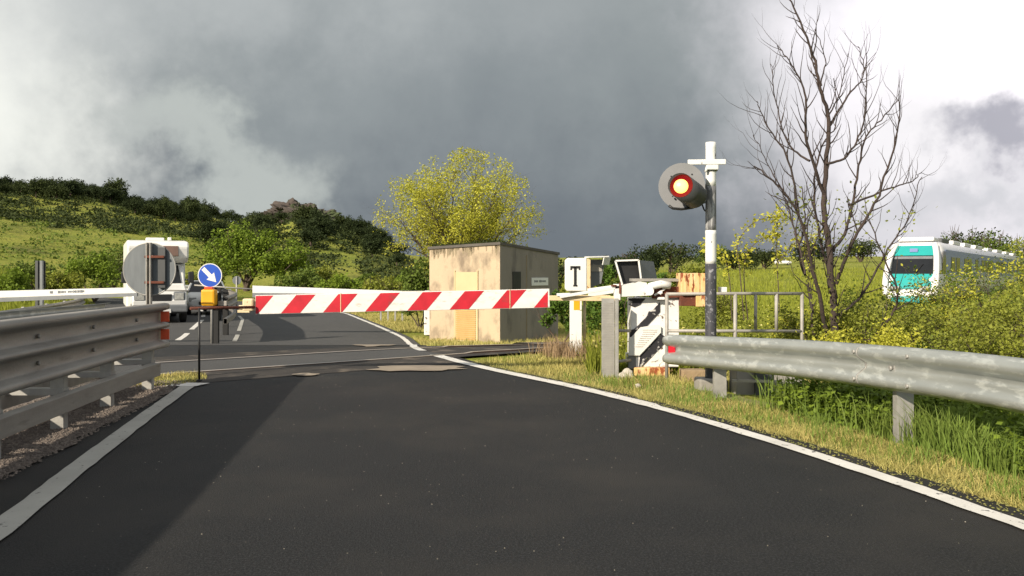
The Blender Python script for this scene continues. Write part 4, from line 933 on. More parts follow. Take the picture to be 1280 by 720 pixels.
# guard rail on the outer edge of the oncoming lane
fo = thing('guard_rail', 'dark low guard rail along the outer edge of the oncoming lane beneath the left hillside', 'guard rail', (-15, 30, -0.5))
fr = resample([(-13.0, 21, -0.1), (-14.5, 26, -0.1), (-16.3, 32, -0.1), (-19, 39, -0.1), (-23, 46, -0.1)], 0.8)
sweep(fr, WPROF, 1, 'beam', 'galv_old', fo)
for p in fr[::3]:
    b = MB(); b.box((p.x - 0.06, p.y, -0.15), (0.08, 0.08, 0.75)); b.build('post', 'galv_post', fo)
# dark twin post
Y = 29; x = PX(49.5, Y)
dk = thing('marker_post', 'dark twin upright post standing in front of the left hillside bushes', 'marker post', (x, Y, -0.5))
for s in (-1, 1):
    b = MB(); b.box((x + s * 0.075, Y, 0.55), (0.10, 0.10, 2.2), bev=0.01); b.build('upright', 'dark_grey' if s < 0 else 'mid_grey', dk)
b = MB(); b.box((x, Y + 0.08, 1.2), (0.30, 0.02, 0.9)); b.build('plate', 'black', dk)

# ------------------------------------------------------------------ vehicles
def wheel_(x, y, r, w, root, z=None):
    wb = MB(); z = r if z is None else z
    prof = [(0.55, -0.5), (0.93, -0.5), (1.0, -0.38), (1.0, 0.38), (0.93, 0.5), (0.55, 0.5)]
    rings = [[(x + b_ * w, y + math.cos(2 * math.pi * k / 28) * r * a, z + math.sin(2 * math.pi * k / 28) * r * a) for k in range(28)] for a, b_ in prof]
    wb.loft(rings, cap=False); o = wb.build('wheel', 'tyre', root, world=False)
    rb = MB(); rb.cyl((x - w * 0.42, y, z), (x + w * 0.42, y, z), r * 0.56, n=24); rb.build('rim', 'galv_post', o, world=False); return o
def camper(loc, rz):
    t = thing('camper_van', 'white over cab motorhome waiting behind the grey round sign back', 'motorhome', loc, rz=rz)   # front towards -y, local coordinates
    k = dict(world=False)
    b = MB(); prof = [(0.75, 0.45), (0.75, 2.05), (-0.35, 2.06), (-0.72, 2.22), (-0.80, 2.62), (-0.62, 2.80), (0.3, 2.86), (5.2, 2.86), (5.3, 2.7), (5.3, 0.45)]
    b.prism(prof, (-1.12, 0, 0), (0, 1, 0), (0, 0, 1), (2.24, 0, 0)); b.build('body', 'clean_white', t, bevel=0.07, **k)
    b = MB(); prof = [(-1.55, 0.42), (-1.60, 0.75), (-1.48, 1.12), (-0.75, 1.30), (-0.12, 2.03), (0.73, 2.04), (0.73, 0.42)]
    b.prism(prof, (-0.98, 0, 0), (0, 1, 0), (0, 0, 1), (1.96, 0, 0)); b.build('cab', 'clean_white', t, bevel=0.06, **k)
    b = MB(); b.prism([(-0.84, 0.06), (0.84, 0.06), (0.76, 0.86), (-0.76, 0.86)], (0, -0.765, 1.30), (1, 0, 0), (0, 0.65, 0.76), (0, -0.02, 0.017)); b.build('windscreen', 'glass', t, **k)
    b = MB(); b.box((-0.37, -0.80, 2.48), (0.72, 0.05, 0.36), Matrix.Rotation(-0.18, 3, 'X'), bev=0.015); b.build('over_cab_window', 'glass', t, **k)
    b = MB(); b.box((0.42, -0.805, 2.46), (0.62, 0.05, 0.36), Matrix.Rotation(-0.18, 3, 'X'), bev=0.015); b.build('over_cab_window', 'glass_brown', t, **k)
    b = MB(); b.box((0, -1.66, 0.50), (1.98, 0.22, 0.26), bev=0.05); b.build('bumper', 'mid_grey', t, **k)
    b = MB(); b.box((0, -1.575, 0.86), (0.86, 0.06, 0.24), bev=0.02); b.build('grille', 'black', t, **k)
    for s in (-1, 1):
        b = MB(); b.box((s * 0.70, -1.56, 0.90), (0.42, 0.08, 0.32), bev=0.035); f_ = b.build('headlight', 'mid_grey', t, **k)
        b = MB(); b.box((s * 0.70, -1.60, 0.90), (0.32, 0.03, 0.23), bev=0.012); b.build('lens', 'headlight', f_, **k)
        b = MB(); b.box((s * 1.22, -0.55, 1.55), (0.22, 0.12, 0.40), bev=0.04); b.tube([(s * 0.98, -0.5, 1.45), (s * 1.2, -0.55, 1.5)], 0.025, 8); b.build('mirror', 'black', t, **k)
    b = MB(); b.box((0.12, -1.78, 0.42), (0.52, 0.02, 0.12)); b.build('number_plate', 'clean_white', t, **k)
    b = MB(); b.box((0, -1.2, 1.205), (0.3, 0.5, 0.02)); b.build('hood_vent', 'mid_grey', t, **k)
    b = MB(); b.box((0.0, 1.6, 2.93), (0.7, 0.7, 0.13), bev=0.03); b.build('roof_vent', 'clean_white', t, **k)
    b = MB(); b.box((0.45, -0.1, 2.90), (0.14, 0.14, 0.12), bev=0.02); b.build('roof_lamp', 'clean_white', t, **k)
    for s in (-1, 1):
        b = MB(); b.box((s * 1.125, 2.4, 1.9), (0.02, 0.9, 0.5), bev=0.004); b.build('side_window', 'glass', t, **k)
        b = MB(); b.prism([(-0.45, 1.35), (0.0, 1.9), (0.6, 1.9), (0.6, 1.35)], (s * 0.985, 0, 0), (0, 1, 0), (0, 0, 1), (s * 0.012, 0, 0)); b.build('cab_window', 'glass', t, **k)
        for y in (-0.95, 3.6): wheel_(s * 0.88, y, 0.34, 0.24, t)
    b = MB(); b.box((0, 1.6, 0.40), (1.9, 6.4, 0.16)); b.build('chassis', 'black', t, **k)
    return t
camper((PX(191, 30.5) - 0.45, 32.0, h1(-12.2, 31)), math.radians(25)).scale = (0.91, 1, 1.03)
def car(loc, rz, label, group):
    t = thing('parked_car', label, 'car', loc, rz=rz, group=group); k = dict(world=False)
    b = MB(); rings = []
    for y, hw, z0, z1 in ((-2.0, 0.62, 0.40, 0.62), (-1.9, 0.76, 0.28, 0.78), (-1.2, 0.84, 0.24, 0.92), (-0.6, 0.85, 0.22, 0.98), (1.0, 0.85, 0.22, 0.98), (1.75, 0.80, 0.26, 0.95), (1.95, 0.68, 0.38, 0.80)):
        rings.append([(-hw * 0.94, y, z0), (hw * 0.94, y, z0), (hw, y, (z0 + z1) / 2), (hw * 0.92, y, z1 - 0.03), (hw * 0.8, y, z1), (-hw * 0.8, y, z1), (-hw * 0.92, y, z1 - 0.03), (-hw, y, (z0 + z1) / 2)])
    b.loft(rings, sm=True); b.build('body', 'clean_white', t, **k)
    b = MB(); g = []
    for z, y0, y1, hw in ((0.94, -0.95, 1.75, 0.78), (1.38, -0.22, 1.25, 0.60)): g.append([(-hw, y0, z), (hw, y0, z), (hw, y1, z), (-hw, y1, z)])
    b.loft(g, sm=False); b.build('cabin_glass', 'glass', t, **k)
    b = MB(); b.box((0, 0.5, 1.40), (1.20, 1.42, 0.06), bev=0.025)
    for s in (-1, 1): b.beam((s * 0.77, -0.92, 0.96), (s * 0.60, -0.22, 1.385), 0.06, 0.05); b.beam((s * 0.78, 0.5, 0.96), (s * 0.61, 0.5, 1.385), 0.06, 0.05); b.beam((s * 0.77, 1.7, 0.96), (s * 0.60, 1.2, 1.385), 0.09, 0.05)
    b.build('roof', 'clean_white', t, **k)
    for s in (-1, 1):
        b = MB(); b.box((s * 0.58, -1.90, 0.66), (0.3, 0.14, 0.16), bev=0.03); b.build('headlight', 'headlight', t, **k)
        b = MB(); b.box((s * 0.92, -0.62, 1.0), (0.16, 0.1, 0.12), bev=0.03); b.build('mirror', 'clean_white', t, **k)
        for y in (-1.25, 1.25): wheel_(s * 0.74, y, 0.30, 0.2, t)
    b = MB(); b.box((0, -1.97, 0.50), (0.7, 0.08, 0.14), bev=0.02); b.build('grille', 'black', t, **k)
    b = MB(); b.box((0, -2.02, 0.38), (0.46, 0.02, 0.1)); b.build('number_plate', 'clean_white', t, **k)
    return t
cr1 = car((PX(243, 37), 38.5, h1(-13.3, 38.5)), math.radians(20), 'white car waiting behind the motorhome, half hidden by the yellow marker', 'white cars')
fc_x, fc_y = PX(978, 205), 205.0
copy_tree(cr1, (fc_x, fc_y, h1(fc_x, fc_y) + 0.05), math.radians(80), label='tiny white car on the far meadow behind the bare tree')

# ------------------------------------------------------------------ train
TRF = Vector((21.75, 48.0)); td = Vector((0.565, 0.825)).normalized()
def train(loc, rz):
    t = thing('railcar', 'white railcar with teal front and dark windscreen beyond the bushes on the right', 'train', loc, rz=rz); k = dict(world=False)  # nose towards -y
    hw = 1.40; zr = 3.60
    def ring(y, w, z0, z1, slope=0.0):
        return [(-w, y, z0), (w, y, z0), (w * 1.0, y + slope * .2, z0 + 0.9), (w * 1.0, y + slope * .6, z1 - 1.2), (w * 0.97, y + slope * .85, z1 - 0.5), (w * 0.84, y + slope * .96, z1 - 0.16), (w * 0.6, y + slope, z1), (-w * 0.6, y + slope, z1), (-w * 0.84, y + slope * .96, z1 - 0.16), (-w * 0.97, y + slope * .85, z1 - 0.5), (-w, y + slope * .6, z1 - 1.2), (-w, y + slope * .2, z0 + 0.9)]
    b = MB(); b.loft([ring(-0.30, hw * 0.80, 0.55, zr - 0.25, 1.65), ring(0.0, hw * 0.93, 0.45, zr - 0.06, 1.6), ring(0.5, hw, 0.40, zr, 1.4), ring(2.6, hw, 0.40, zr), ring(62, hw, 0.40, zr)]); b.build('body', 'train_white', t, **k)
    # front panels follow the sloping nose
    fy = lambda z: -0.30 + 1.65 * (0.0 if z < 0.6 else min(1, ((z - 0.55) / (zr - 0.8)) ** 1.25)) 
    def fpanel(name, m, z0, z1, w0, w1, off, parent=t, n=6, bow=0.10):
        b = MB(); rows = []
        for i in range(n + 1):
            z = z0 + (z1 - z0) * i / n; w = w0 + (w1 - w0) * i / n; y = fy(z) - off
            rows.append([(-w + 2 * w * j / 8, y + bow * (abs(j - 4) / 4) ** 2, z) for j in range(9)])
        for a in range(n):
            for j in range(8):
                f = b.bm.faces.new([b.bm.verts.new(v) for v in (rows[a][j], rows[a][j + 1], rows[a + 1][j + 1], rows[a + 1][j])])
        bmesh.ops.remove_doubles(b.bm, verts=b.bm.verts, dist=1e-4)
        o = b.build(name, m, parent, **k); md = o.modifiers.new('t', 'SOLIDIFY'); md.thickness = 0.12; md.offset = -1; return o
    fpanel('mask', 'teal', 0.95, 1.75, 1.02, 1.06, 0.14)
    fpanel('windscreen', 'glass', 1.75, 2.75, 1.08, 1.04, 0.13)
    fpanel('sun_blind', 'mid_grey', 2.58, 2.72, 0.98, 0.96, 0.15)
    fpanel('top_panel', 'teal', 2.77, 3.32, 1.02, 0.88, 0.15)
    for s in (-1, 1):
        b = MB(); b.tube([(s * 0.15, fy(1.72) - 0.2, 1.72), (s * 0.55, fy(2.3) - 0.16, 2.3)], 0.016, 6); b.build('wiper', 'black', t, **k)
    b = MB(); b.box((0, fy(3.05) - 0.24, 3.05), (0.42, 0.05, 0.20), bev=0.02); b.build('destination_display', 'navy', t, **k)
    for s in (-1, 1):
        b = MB(); pts = [(s * 1.22, -0.28, 0.6), (s * 1.27, -0.18, 1.3), (s * 1.24, 0.25, 2.1), (s * 1.15, 0.80, 2.85), (s * 1.0, 1.28, 3.4)]
        b.tube(cr([Vector(p) for p in pts], 5), 0.155, 14)
        b.build('corner_pillar', 'train_white', t, **k)
        b = MB(); b.box((s * 0.75, -0.42, 0.98), (0.5, 0.12, 0.20), bev=0.04); b.build('headlight', 'headlight', t, **k)
        b = MB(); b.prism([(1.0, 1.75), (1.35, 3.0), (2.3, 3.0), (2.3, 1.75)], (s * 1.405, 0, 0), (0, 1, 0), (0, 0, 1), (s * 0.012, 0, 0)); b.build('cab_window', 'glass', t, **k)
        b = MB(); b.prism([(1.7, 2.2), (2.2, 3.1), (61, 3.1), (61, 1.55), (2.8, 1.55)], (s * 1.402, 0, 0), (0, 1, 0), (0, 0, 1), (s * 0.008, 0, 0)); b.build('side_band', 'navy', t, **k)
        y = 5.0
        while y < 58:
            b = MB(); b.box((s * 1.415, y, 2.3), (0.02, 1.5, 0.85), bev=0.004); b.build('window', 'glass', t, **k); y += 1.9 if int(y) % 3 else 3.4
    b = MB(); b.box((0, 0.1, 0.62), (2.4, 0.7, 0.5), bev=0.1); b.build('bumper', 'train_white', t, **k)
    b = MB(); b.box((0, -0.1, 0.35), (1.9, 0.5, 0.35), bev=0.08); b.build('snow_plough', 'teal', t, **k)
    b = MB(); b.box((0, 2.2, 3.68), (1.9, 1.6, 0.24), bev=0.08); b.build('air_conditioner', 'train_white', t, **k)
    for y, ln in ((5.5, 2.6), (10, 3), (15, 3), (21, 4), (28, 3), (35, 4), (42, 3), (49, 3)):
        b = MB(); b.box((0.25, y, 3.70), (1.4, ln, 0.24), bev=0.05); b.build('roof_unit', 'train_white' if ln != 2.6 else 'dark_grey', t, **k)
    for y in (3.5, 6.0, 28, 30.5):
        for s in (-1, 1):
            b = MB(); b.cyl((s * 0.70, y, 0.43), (s * 0.82, y, 0.43), 0.42, n=26); b.build('wheel', 'dark_grey', t, **k)
    return t
train((TRF.x, TRF.y, -0.52), -math.atan2(td.x, td.y))

# ------------------------------------------------------------------ vegetation helpers
def leaf_cards(Pn, size, rng, up=0.3, aspect=0.55, jitter=0.35):
    """one small folded leaf per point -> verts, quads"""
    n = len(Pn); nrm = rng.normal(0, 1, (n, 3)); nrm[:, 2] = np.abs(nrm[:, 2]) + up; nrm /= np.linalg.norm(nrm, axis=1)[:, None]
    t = rng.normal(0, 1, (n, 3)); t -= (t * nrm).sum(1)[:, None] * nrm; t /= np.linalg.norm(t, axis=1)[:, None]
    s = np.cross(nrm, t); L = size * rng.uniform(1 - jitter, 1 + jitter, (n, 1)); Wd = L * aspect
    a = Pn; b = Pn + t * L * 0.5 + s * Wd * 0.5 - nrm * L * 0.06; c = Pn + t * L; d = Pn + t * L * 0.5 - s * Wd * 0.5 - nrm * L * 0.06
    V = np.stack([a, b, c, d], 1).reshape(-1, 3); Q = np.arange(n * 4).reshape(-1, 4)
    return V, Q
def clumpy(rng, n, rad, nclump, flat=0.0, cs=0.30, shell=0.55):
    """points of a crown: clumps spread through an ellipsoid"""
    rad = np.array(rad); d = rng.normal(0, 1, (nclump, 3)); d /= np.linalg.norm(d, axis=1)[:, None]
    d[:, 2] = np.where(d[:, 2] < -0.45, -d[:, 2] * 0.6, d[:, 2])
    rr_ = rng.uniform(shell, 1.0, (nclump, 1)) * (1 + 0.18 * np.sin(d[:, :1] * 4 + d[:, 1:2] * 3)); cc = d * rr_ * rad * 0.84
    w = rng.uniform(0.5, 1.3, nclump); idx = rng.choice(nclump, n, p=w / w.sum())
    q = rng.normal(0, 1, (n, 3)); q /= np.linalg.norm(q, axis=1)[:, None]; q *= rng.uniform(0.2, 1, (n, 1)) ** 0.5
    return cc[idx] + q * rad.mean() * cs * w[idx][:, None]
class Wood:
    def __init__(s): s.V = []; s.Q = []; s.tips = []; s.pts = []
    def tube(s, pts, rs, n=5):
        b0 = len(s.V)
        for i, p in enumerate(pts):
            d = (pts[min(i + 1, len(pts) - 1)] - pts[max(0, i - 1)]); d = d.normalized() if d.length > 1e-9 else Vector((0, 0, 1))
            x = d.cross(Vector((0.31, 0.95, 0.11))).normalized(); y = d.cross(x)
            for k in range(n):
                a = 2 * math.pi * k / n; q = p + (x * math.cos(a) + y * math.sin(a)) * rs[i]; s.V.append((q.x, q.y, q.z))
        for i in range(len(pts) - 1):
            for k in range(n): s.Q.append((b0 + i * n + k, b0 + i * n + (k + 1) % n, b0 + (i + 1) * n + (k + 1) % n, b0 + (i + 1) * n + k))
    def grow(s, rnd, p, d, ln, r, depth, spread=0.6, kids=(2, 3), curve=0.18, up=0.12, ratio=0.72, steps=5, rr=0.62, side=0.0):
        pts = [p.copy()]; rs = [r]; d = d.normalized()
        for i in range(steps):
            d = (d + Vector((rnd.gauss(0, curve), rnd.gauss(0, curve), rnd.gauss(0, curve) + up))).normalized()
            p = p + d * ln / steps; pts.append(p.copy()); rs.append(r * (1 - (1 - rr) * (i + 1) / steps))
            if depth <= 2: s.pts.append((p.copy(), depth))
            if side and depth > 0 and rnd.random() < side and i < steps - 1:
                a = rnd.uniform(0, 6.28); v = (d + spread * 1.2 * Vector((math.cos(a), math.sin(a), 0.2))).normalized()
                s.grow(rnd, p.copy(), v, ln * ratio * rnd.uniform(0.6, 0.9), rs[-1] * 0.5, depth - 1, spread, kids, curve, up, ratio, max(3, steps - 1), rr, side)
        if depth == 0: rs[-1] *= 0.4
        s.tube(pts, rs, 6 if r > 0.03 else 4)
        if depth == 0: s.tips.append(p.copy()); return
        nk = rnd.randint(*kids)
        for k in range(nk):
            a = 2 * math.pi * (k + rnd.random()) / nk; x = d.cross(Vector((0.3, 0.9, 0.2))).normalized(); y = d.cross(x)
            v = (d + (x * math.cos(a) + y * math.sin(a)) * spread * rnd.uniform(0.6, 1.3)).normalized()
            s.grow(rnd, p.copy(), v, ln * ratio * rnd.uniform(0.75, 1.15), rs[-1] * rnd.uniform(0.62, 0.85), depth - 1, spread, kids, curve, up, ratio, steps, rr, side)
    def mesh(s, name, m, parent): return npmesh(name, s.V, s.Q, m, parent, smooth=True)

# tree behind the hut: forked limbs from low down, thin spring foliage
def airy_tree(label, x, y, cz, rad, seed, m, nleaf, leaf, nlimb=17):
    z = h1(x, y); t = thing('spring_tree', label, 'tree', (x, y, z)); rnd = random.Random(seed); rng = np.random.default_rng(seed); w = Wood()
    w.tube([Vector((0, 0, -0.2)), Vector((0.05, 0, 0.4)), Vector((0, 0.05, 0.8))], [0.2, 0.16, 0.15], 9)
    for k in range(nlimb):
        a = k * 2.39996; el = math.asin(min(0.98, -0.12 + 1.1 * (k + 0.5) / nlimb)); q = rnd.uniform(0.72, 1.0)
        tip = Vector((math.cos(a) * math.cos(el) * rad[0] * q, math.sin(a) * math.cos(el) * rad[1] * q, cz + math.sin(el) * rad[2] * q))
        st = Vector((rnd.uniform(-.06, .06), rnd.uniform(-.06, .06), rnd.uniform(0.5, 0.9)))
        mid_ = st.lerp(tip, 0.45) + Vector((rnd.uniform(-.2, .2), rnd.uniform(-.2, .2), 0.25 + rnd.uniform(-.1, .2)))
        c = cr([st, mid_, tip], 9); n = len(c); r0 = rnd.uniform(0.05, 0.075); c = [p + Vector((rnd.gauss(0, .02), rnd.gauss(0, .02), rnd.gauss(0, .015))) for p in c]
        w.tube(c, [r0 * (1 - 0.88 * i / (n - 1)) for i in range(n)], 6); w.pts += [(p.copy(), 0) for p in c[-4:]]
        for i in range(3, n):
            for _ in range(2 if i > 7 else 1):
                d = (c[i] - c[i - 1]).normalized(); a2 = rnd.uniform(0, 6.28); xx = d.cross(Vector((0.2, 1, 0.1))).normalized(); yy2 = d.cross(xx)
                v = (d + (xx * math.cos(a2) + yy2 * math.sin(a2)) * rnd.uniform(0.5, 1.2)).normalized()
                w.grow(rnd, c[i].copy(), v, rnd.uniform(0.35, 0.72), r0 * (1 - 0.85 * i / n) * 0.42, 2, spread=0.5, kids=(1, 3), curve=0.14, up=0.06, ratio=0.68, steps=3, rr=0.55)
    w.mesh('trunk', 'bark', t)
    P_ = np.array([p[0][:] for p in w.pts] + [p[:] for p in w.tips]); Pn = P_[rng.integers(0, len(P_), nleaf)] + rng.normal(0, 0.10, (nleaf, 3)); Pn = Pn[(((Pn - np.array([0, 0, cz])) / (np.array(rad) * 1.28)) ** 2).sum(1) < 1]
    V, Q = leaf_cards(Pn, leaf, rng); npmesh('crown', V, Q, m, t); return t
airy_tree('tall airy tree with yellow green spring leaves behind the hut', PX(574, 29.5), 29.5, 3.2, (2.3, 2.1, 2.15), 11, 'leaf_yellow', 40000, 0.075)

# leafy bushes and round trees
def bush_mesh(seed, rad, n, nclump, leaf, cs=0.3, shell=0.5):
    rng = np.random.default_rng(seed); Pn = clumpy(rng, n, rad, nclump, cs=cs, shell=shell); Pn[:, 2] += rad[2] * 0.85
    Pn = Pn[Pn[:, 2] > 0.02]; return leaf_cards(Pn, leaf, rng, aspect=0.7)
def bush(name, label, cat, x, y, rad, m, seed, n=2600, leaf=0.10, nclump=40, trunk=True, z=None, group=None, lift=0.0, cs=0.3):
    z = h1(x, y) if z is None else z
    t = thing(name, label, cat, (x, y, z - 0.03), group=group); V, Q = bush_mesh(seed, rad, n, nclump, leaf, cs); V = V.copy(); V[:, 2] += lift
    npmesh('crown', V, Q, m, t)
    if trunk:
        rnd = random.Random(seed); w = Wood()
        if lift > 0: w.tube([Vector((0, 0, -0.1)), Vector((0.03, 0, lift + rad[2] * 0.4))], [rad[0] * 0.09, rad[0] * 0.06], 7)
        for k in range(5):
            a = rnd.uniform(0, 6.28); w.grow(rnd, Vector((0, 0, lift * 0.8)), Vector((math.cos(a) * 0.7, math.sin(a) * 0.7, 1)), rad[2] * 0.8, rad[0] * 0.035, 2, spread=0.6, steps=3)
        w.mesh('trunk', 'bark', t)
    return t
bush('leafy_tree', 'rounded bright green tree at the foot of the rocky hill', 'tree', PX(308, 60), 60, (2.6, 2.4, 2.6), 'leaf_bright', 21, 9000, 0.19, 70, lift=0.1)
bush('leafy_tree', 'lower green tree merging with the right side of the rounded one', 'tree', PX(352, 58), 59, (1.7, 1.7, 1.9), 'leaf_bright', 22, 5200, 0.17, 40)
bush('leafy_tree', 'dense green bush tree rising left of the hut under the spring tree', 'tree', PX(520, 27), 28.0, (0.75, 0.8, 1.22), 'leaf_mid', 23, 5200, 0.10, 40)
bush('leafy_tree', 'green bush peeping over the right corner of the hut roof', 'tree', PX(655, 30), 31.5, (1.3, 1.2, 1.55), 'leaf_mid', 24, 4200, 0.10, 36)
mid = []
lab = ['low bright bush at the foot of the hill', 'taller leafy bush beneath the hill', 'dark leafy bush beneath the hill']
spots = [(8, 44, 1.3, 1.0), (45, 50, 1.6, 1.2), (80, 46, 1.4, 1.1), (118, 48, 1.7, 1.5), (140, 55, 2.0, 1.5), (255, 52, 1.5, 1.0), (-30, 47, 1.6, 1.2),
         (378, 50, 1.5, 1.0), (402, 52, 1.5, 1.15), (430, 49, 1.6, 0.95), (455, 52, 1.3, 0.9), (478, 47, 1.5, 0.95), (503, 49, 1.2, 0.9)]
where = ['at the left edge of the picture, above the white arm', 'directly left of the dark twin post', 'right of the dark twin post, above the lettering', 'just left of the motorhome', 'half behind the left side of the motorhome', 'between the motorhome and the blue sign', 'beyond the left frame',
         'right of the rounded green tree', 'under the rocky outcrop', 'right below the outcrop', 'between the outcrop and the spring tree', 'left of the spring tree', 'touching the spring tree on its left']
protos = {}
for i, ((px, Y, rx, rz_), wh) in enumerate(zip(spots, where)):
    m = ['leaf_bright', 'leaf_mid', 'leaf_lime'][i % 3]; x = PX(px, Y)
    o = bush('hillside_bush', ['green', 'deep green', 'lime green'][i % 3] + ' bush ' + wh, 'bush', x, Y, (rx, rx, rz_), m, 40 + i, 3600, 0.15, 30, group='bushes along the foot of the hill')
# bushes and trees at the right and in the gap behind the crossing gear
gap_items = [(770, 95, 2.6, 1.5, 'leaf_dark', 'dark tree on the skyline above the raised hood'), (800, 100, 4.2, 2.2, 'leaf_dark', 'wide dark tree on the skyline right of the hood'), (838, 110, 4.5, 2.3, 'leaf_olive', 'olive dark tree on the skyline left of the lamp pole'),
             (858, 60, 1.5, 1.4, 'leaf_lime', 'yellowish bush above the orange counterweight'), (823, 58, 1.1, 1.1, 'leaf_green', 'small rounded green tree above the barrier cover slab'),
             (700, 70, 2.6, 1.6, 'leaf_dark', 'dark bush between the hut and the T cabinet'), (745, 60, 1.8, 1.4, 'leaf_green', 'green bush behind the T cabinet'), (785, 50, 1.6, 1.0, 'leaf_mid', 'green bush between cabinet and hood'),
             (920, 150, 4.0, 1.8, 'leaf_olive', 'far olive tree right of the lamp pole'), (955, 160, 5.0, 2.0, 'leaf_olive', 'far olive tree left of the tiny car'), (1010, 230, 7, 3.0, 'leaf_dark', 'far dark tree behind the bare tree'), (1075, 240, 7, 3.0, 'leaf_olive', 'far olive tree between bare tree and train'),
             (893, 170, 4.5, 2.1, 'leaf_mid', 'far green tree hidden partly by the lamp pole'),
             (1210, 108, 5.0, 3.6, 'leaf_olive', 'rounded brownish tree on the skyline above the train'), (1250, 100, 4.5, 3.0, 'leaf_mid', 'green tree on the skyline at the right, behind the train'), (1180, 120, 4.0, 2.6, 'leaf_mid', 'low green tree over the train front roof'), (1300, 90, 4, 2.6, 'leaf_lime', 'lime tree at the right edge behind the train')]
for i, (px, Y, rx, rz_, m, lb) in enumerate(gap_items):
    bush('background_tree', lb, 'tree', PX(px, Y), Y, (rx, rx, rz_), m, 80 + i, 2400, 0.10 + Y * 0.0018, 26, group='trees behind the crossing')
bush('shrub', 'yellow green shrub in the meadow right of the lamp pole', 'shrub', PX(905, 24), 24, (1.0, 0.8, 0.75), 'leaf_lime', 121, 2800, 0.07, 26)
bush('shrub', 'dark shrub in shade between the hut and the white T post', 'shrub', PX(703, 19), 19.5, (0.45, 0.5, 0.75), 'leaf_green', 122, 2600, 0.07, 24)
bush('shrub', 'green shrub behind the ribbed stanchion', 'shrub', PX(765, 17), 17, (0.75, 0.6, 0.62), 'leaf_green', 123, 3200, 0.06, 26)

# ridge trees: individual crowns, shared meshes
rnd = random.Random(77); prot = []
for k in range(5):
    V, Q = bush_mesh(300 + k, (1, 1, 0.8), 3000, 34, 0.095, cs=0.32, shell=0.2)
    t = thing('hill_tree', '', 'tree', (0, 0, -50)); npmesh('crown', V, Q, 'leaf_dark' if k % 3 else 'leaf_olive', t)
    w = Wood(); w.tube([Vector((0, 0, -0.3)), Vector((0.02, 0, 0.5)), Vector((0, 0.03, 0.9))], [0.09, 0.07, 0.03], 5); w.mesh('trunk', 'bark', t); prot.append(t)
used = [False] * 5
ridge = []
for i in range(58):
    px = -60 + i * 9.6 + rnd.uniform(-3, 3)
    big = 1.0 + 1.0 * math.exp(-((px - 152) / 14) ** 2) + 0.8 * math.exp(-((px - 105) / 16) ** 2) + 0.6 * math.exp(-((px - 65) / 12) ** 2) + 0.5 * math.exp(-((px - 282) / 10) ** 2)
    if 352 < px < 402: big *= 0.45
    ridge.append((px, rnd.uniform(158, 172), rnd.uniform(1.2, 1.9) * (1 + (big - 1) * 0.6)))
for i in range(150):
    px = rnd.uniform(-40, 500); f = rnd.uniform(0, 1)
    lo = 118 if px < 260 else 95
    if px < 260 and f > 0.75: continue
    ridge.append((px, lo + (160 - lo) * (1 - f * (0.55 if px < 260 else 1)), rnd.uniform(1.1, 2.2)))
ridge = [q for q in ridge if not (348 < q[0] < 398 and q[1] > 140)]
for i, (px, r_, s) in enumerate(ridge):
    u = (px - CX) / F; Y = r_ / math.sqrt(1 + u * u); x = u * Y; k = rnd.randrange(5)
    loc = (x, Y, h1(x, Y) - 0.25); rz = rnd.uniform(0, 6.28); sc = (s, s, s * rnd.uniform(0.8, 1.25))
    if not used[k]: t = prot[k]; used[k] = True; t.location = loc; t.rotation_euler = (0, 0, rz); t.scale = sc
    else: t = copy_tree(prot[k], loc, rz, sc)
    t['group'] = 'dark oaks over the hill'
    t['label'] = 'dark evergreen oak on the hillside left of the spring tree, one of many alike'
    if 143 < px < 162 and r_ > 157: t['label'] = 'tall dark oak standing out on the ridge above the motorhome'
    if r_ <= 157 and i % 9 == 0: pass
# scrub between the trees; its dark colour also paints cloud shade on the hill
rng = np.random.default_rng(9); n = 1500
px = rng.uniform(-200, 520, n); f = rng.uniform(0, 1, n); r_ = np.where(px < 260, 105 + 62 * f, 72 + 95 * f)
u = (px - CX) / F; Y = r_ / np.sqrt(1 + u * u); X = u * Y; Z = H(X, Y)
m_ = 40; s = rng.uniform(0.5, 1.3, n); off = rng.normal(0, 1, (n, m_, 3)) * np.array([1, 1, 0.45]) * s[:, None, None] * 0.55; off[..., 2] = np.abs(off[..., 2])
Pn = (np.stack([X, Y, Z], -1)[:, None, :] + off).reshape(-1, 3); V, Q = leaf_cards(Pn, 0.28, rng, aspect=0.8)
tag(npmesh('hill_scrub', V, Q, 'leaf_olive'), 'low scrub over the upper hillside, coloured dark to stand in for cloud shade', 'scrub', kind='stuff')
n = 260; px = rng.uniform(-100, 260, n); r_ = rng.uniform(60, 108, n); u = (px - CX) / F; Y = r_ / np.sqrt(1 + u * u); X = u * Y; Z = H(X, Y)
s = rng.uniform(0.4, 1.0, n); off = rng.normal(0, 1, (n, 26, 3)) * np.array([1, 1, 0.45]) * s[:, None, None] * 0.6; off[..., 2] = np.abs(off[..., 2])
Pn = (np.stack([X, Y, Z], -1)[:, None, :] + off).reshape(-1, 3); V, Q = leaf_cards(Pn, 0.22, rng, aspect=0.8)
tag(npmesh('meadow_scrub', V, Q, 'leaf_mid'), 'low green bushes dotted over the sunny lower hillside', 'scrub', kind='stuff')

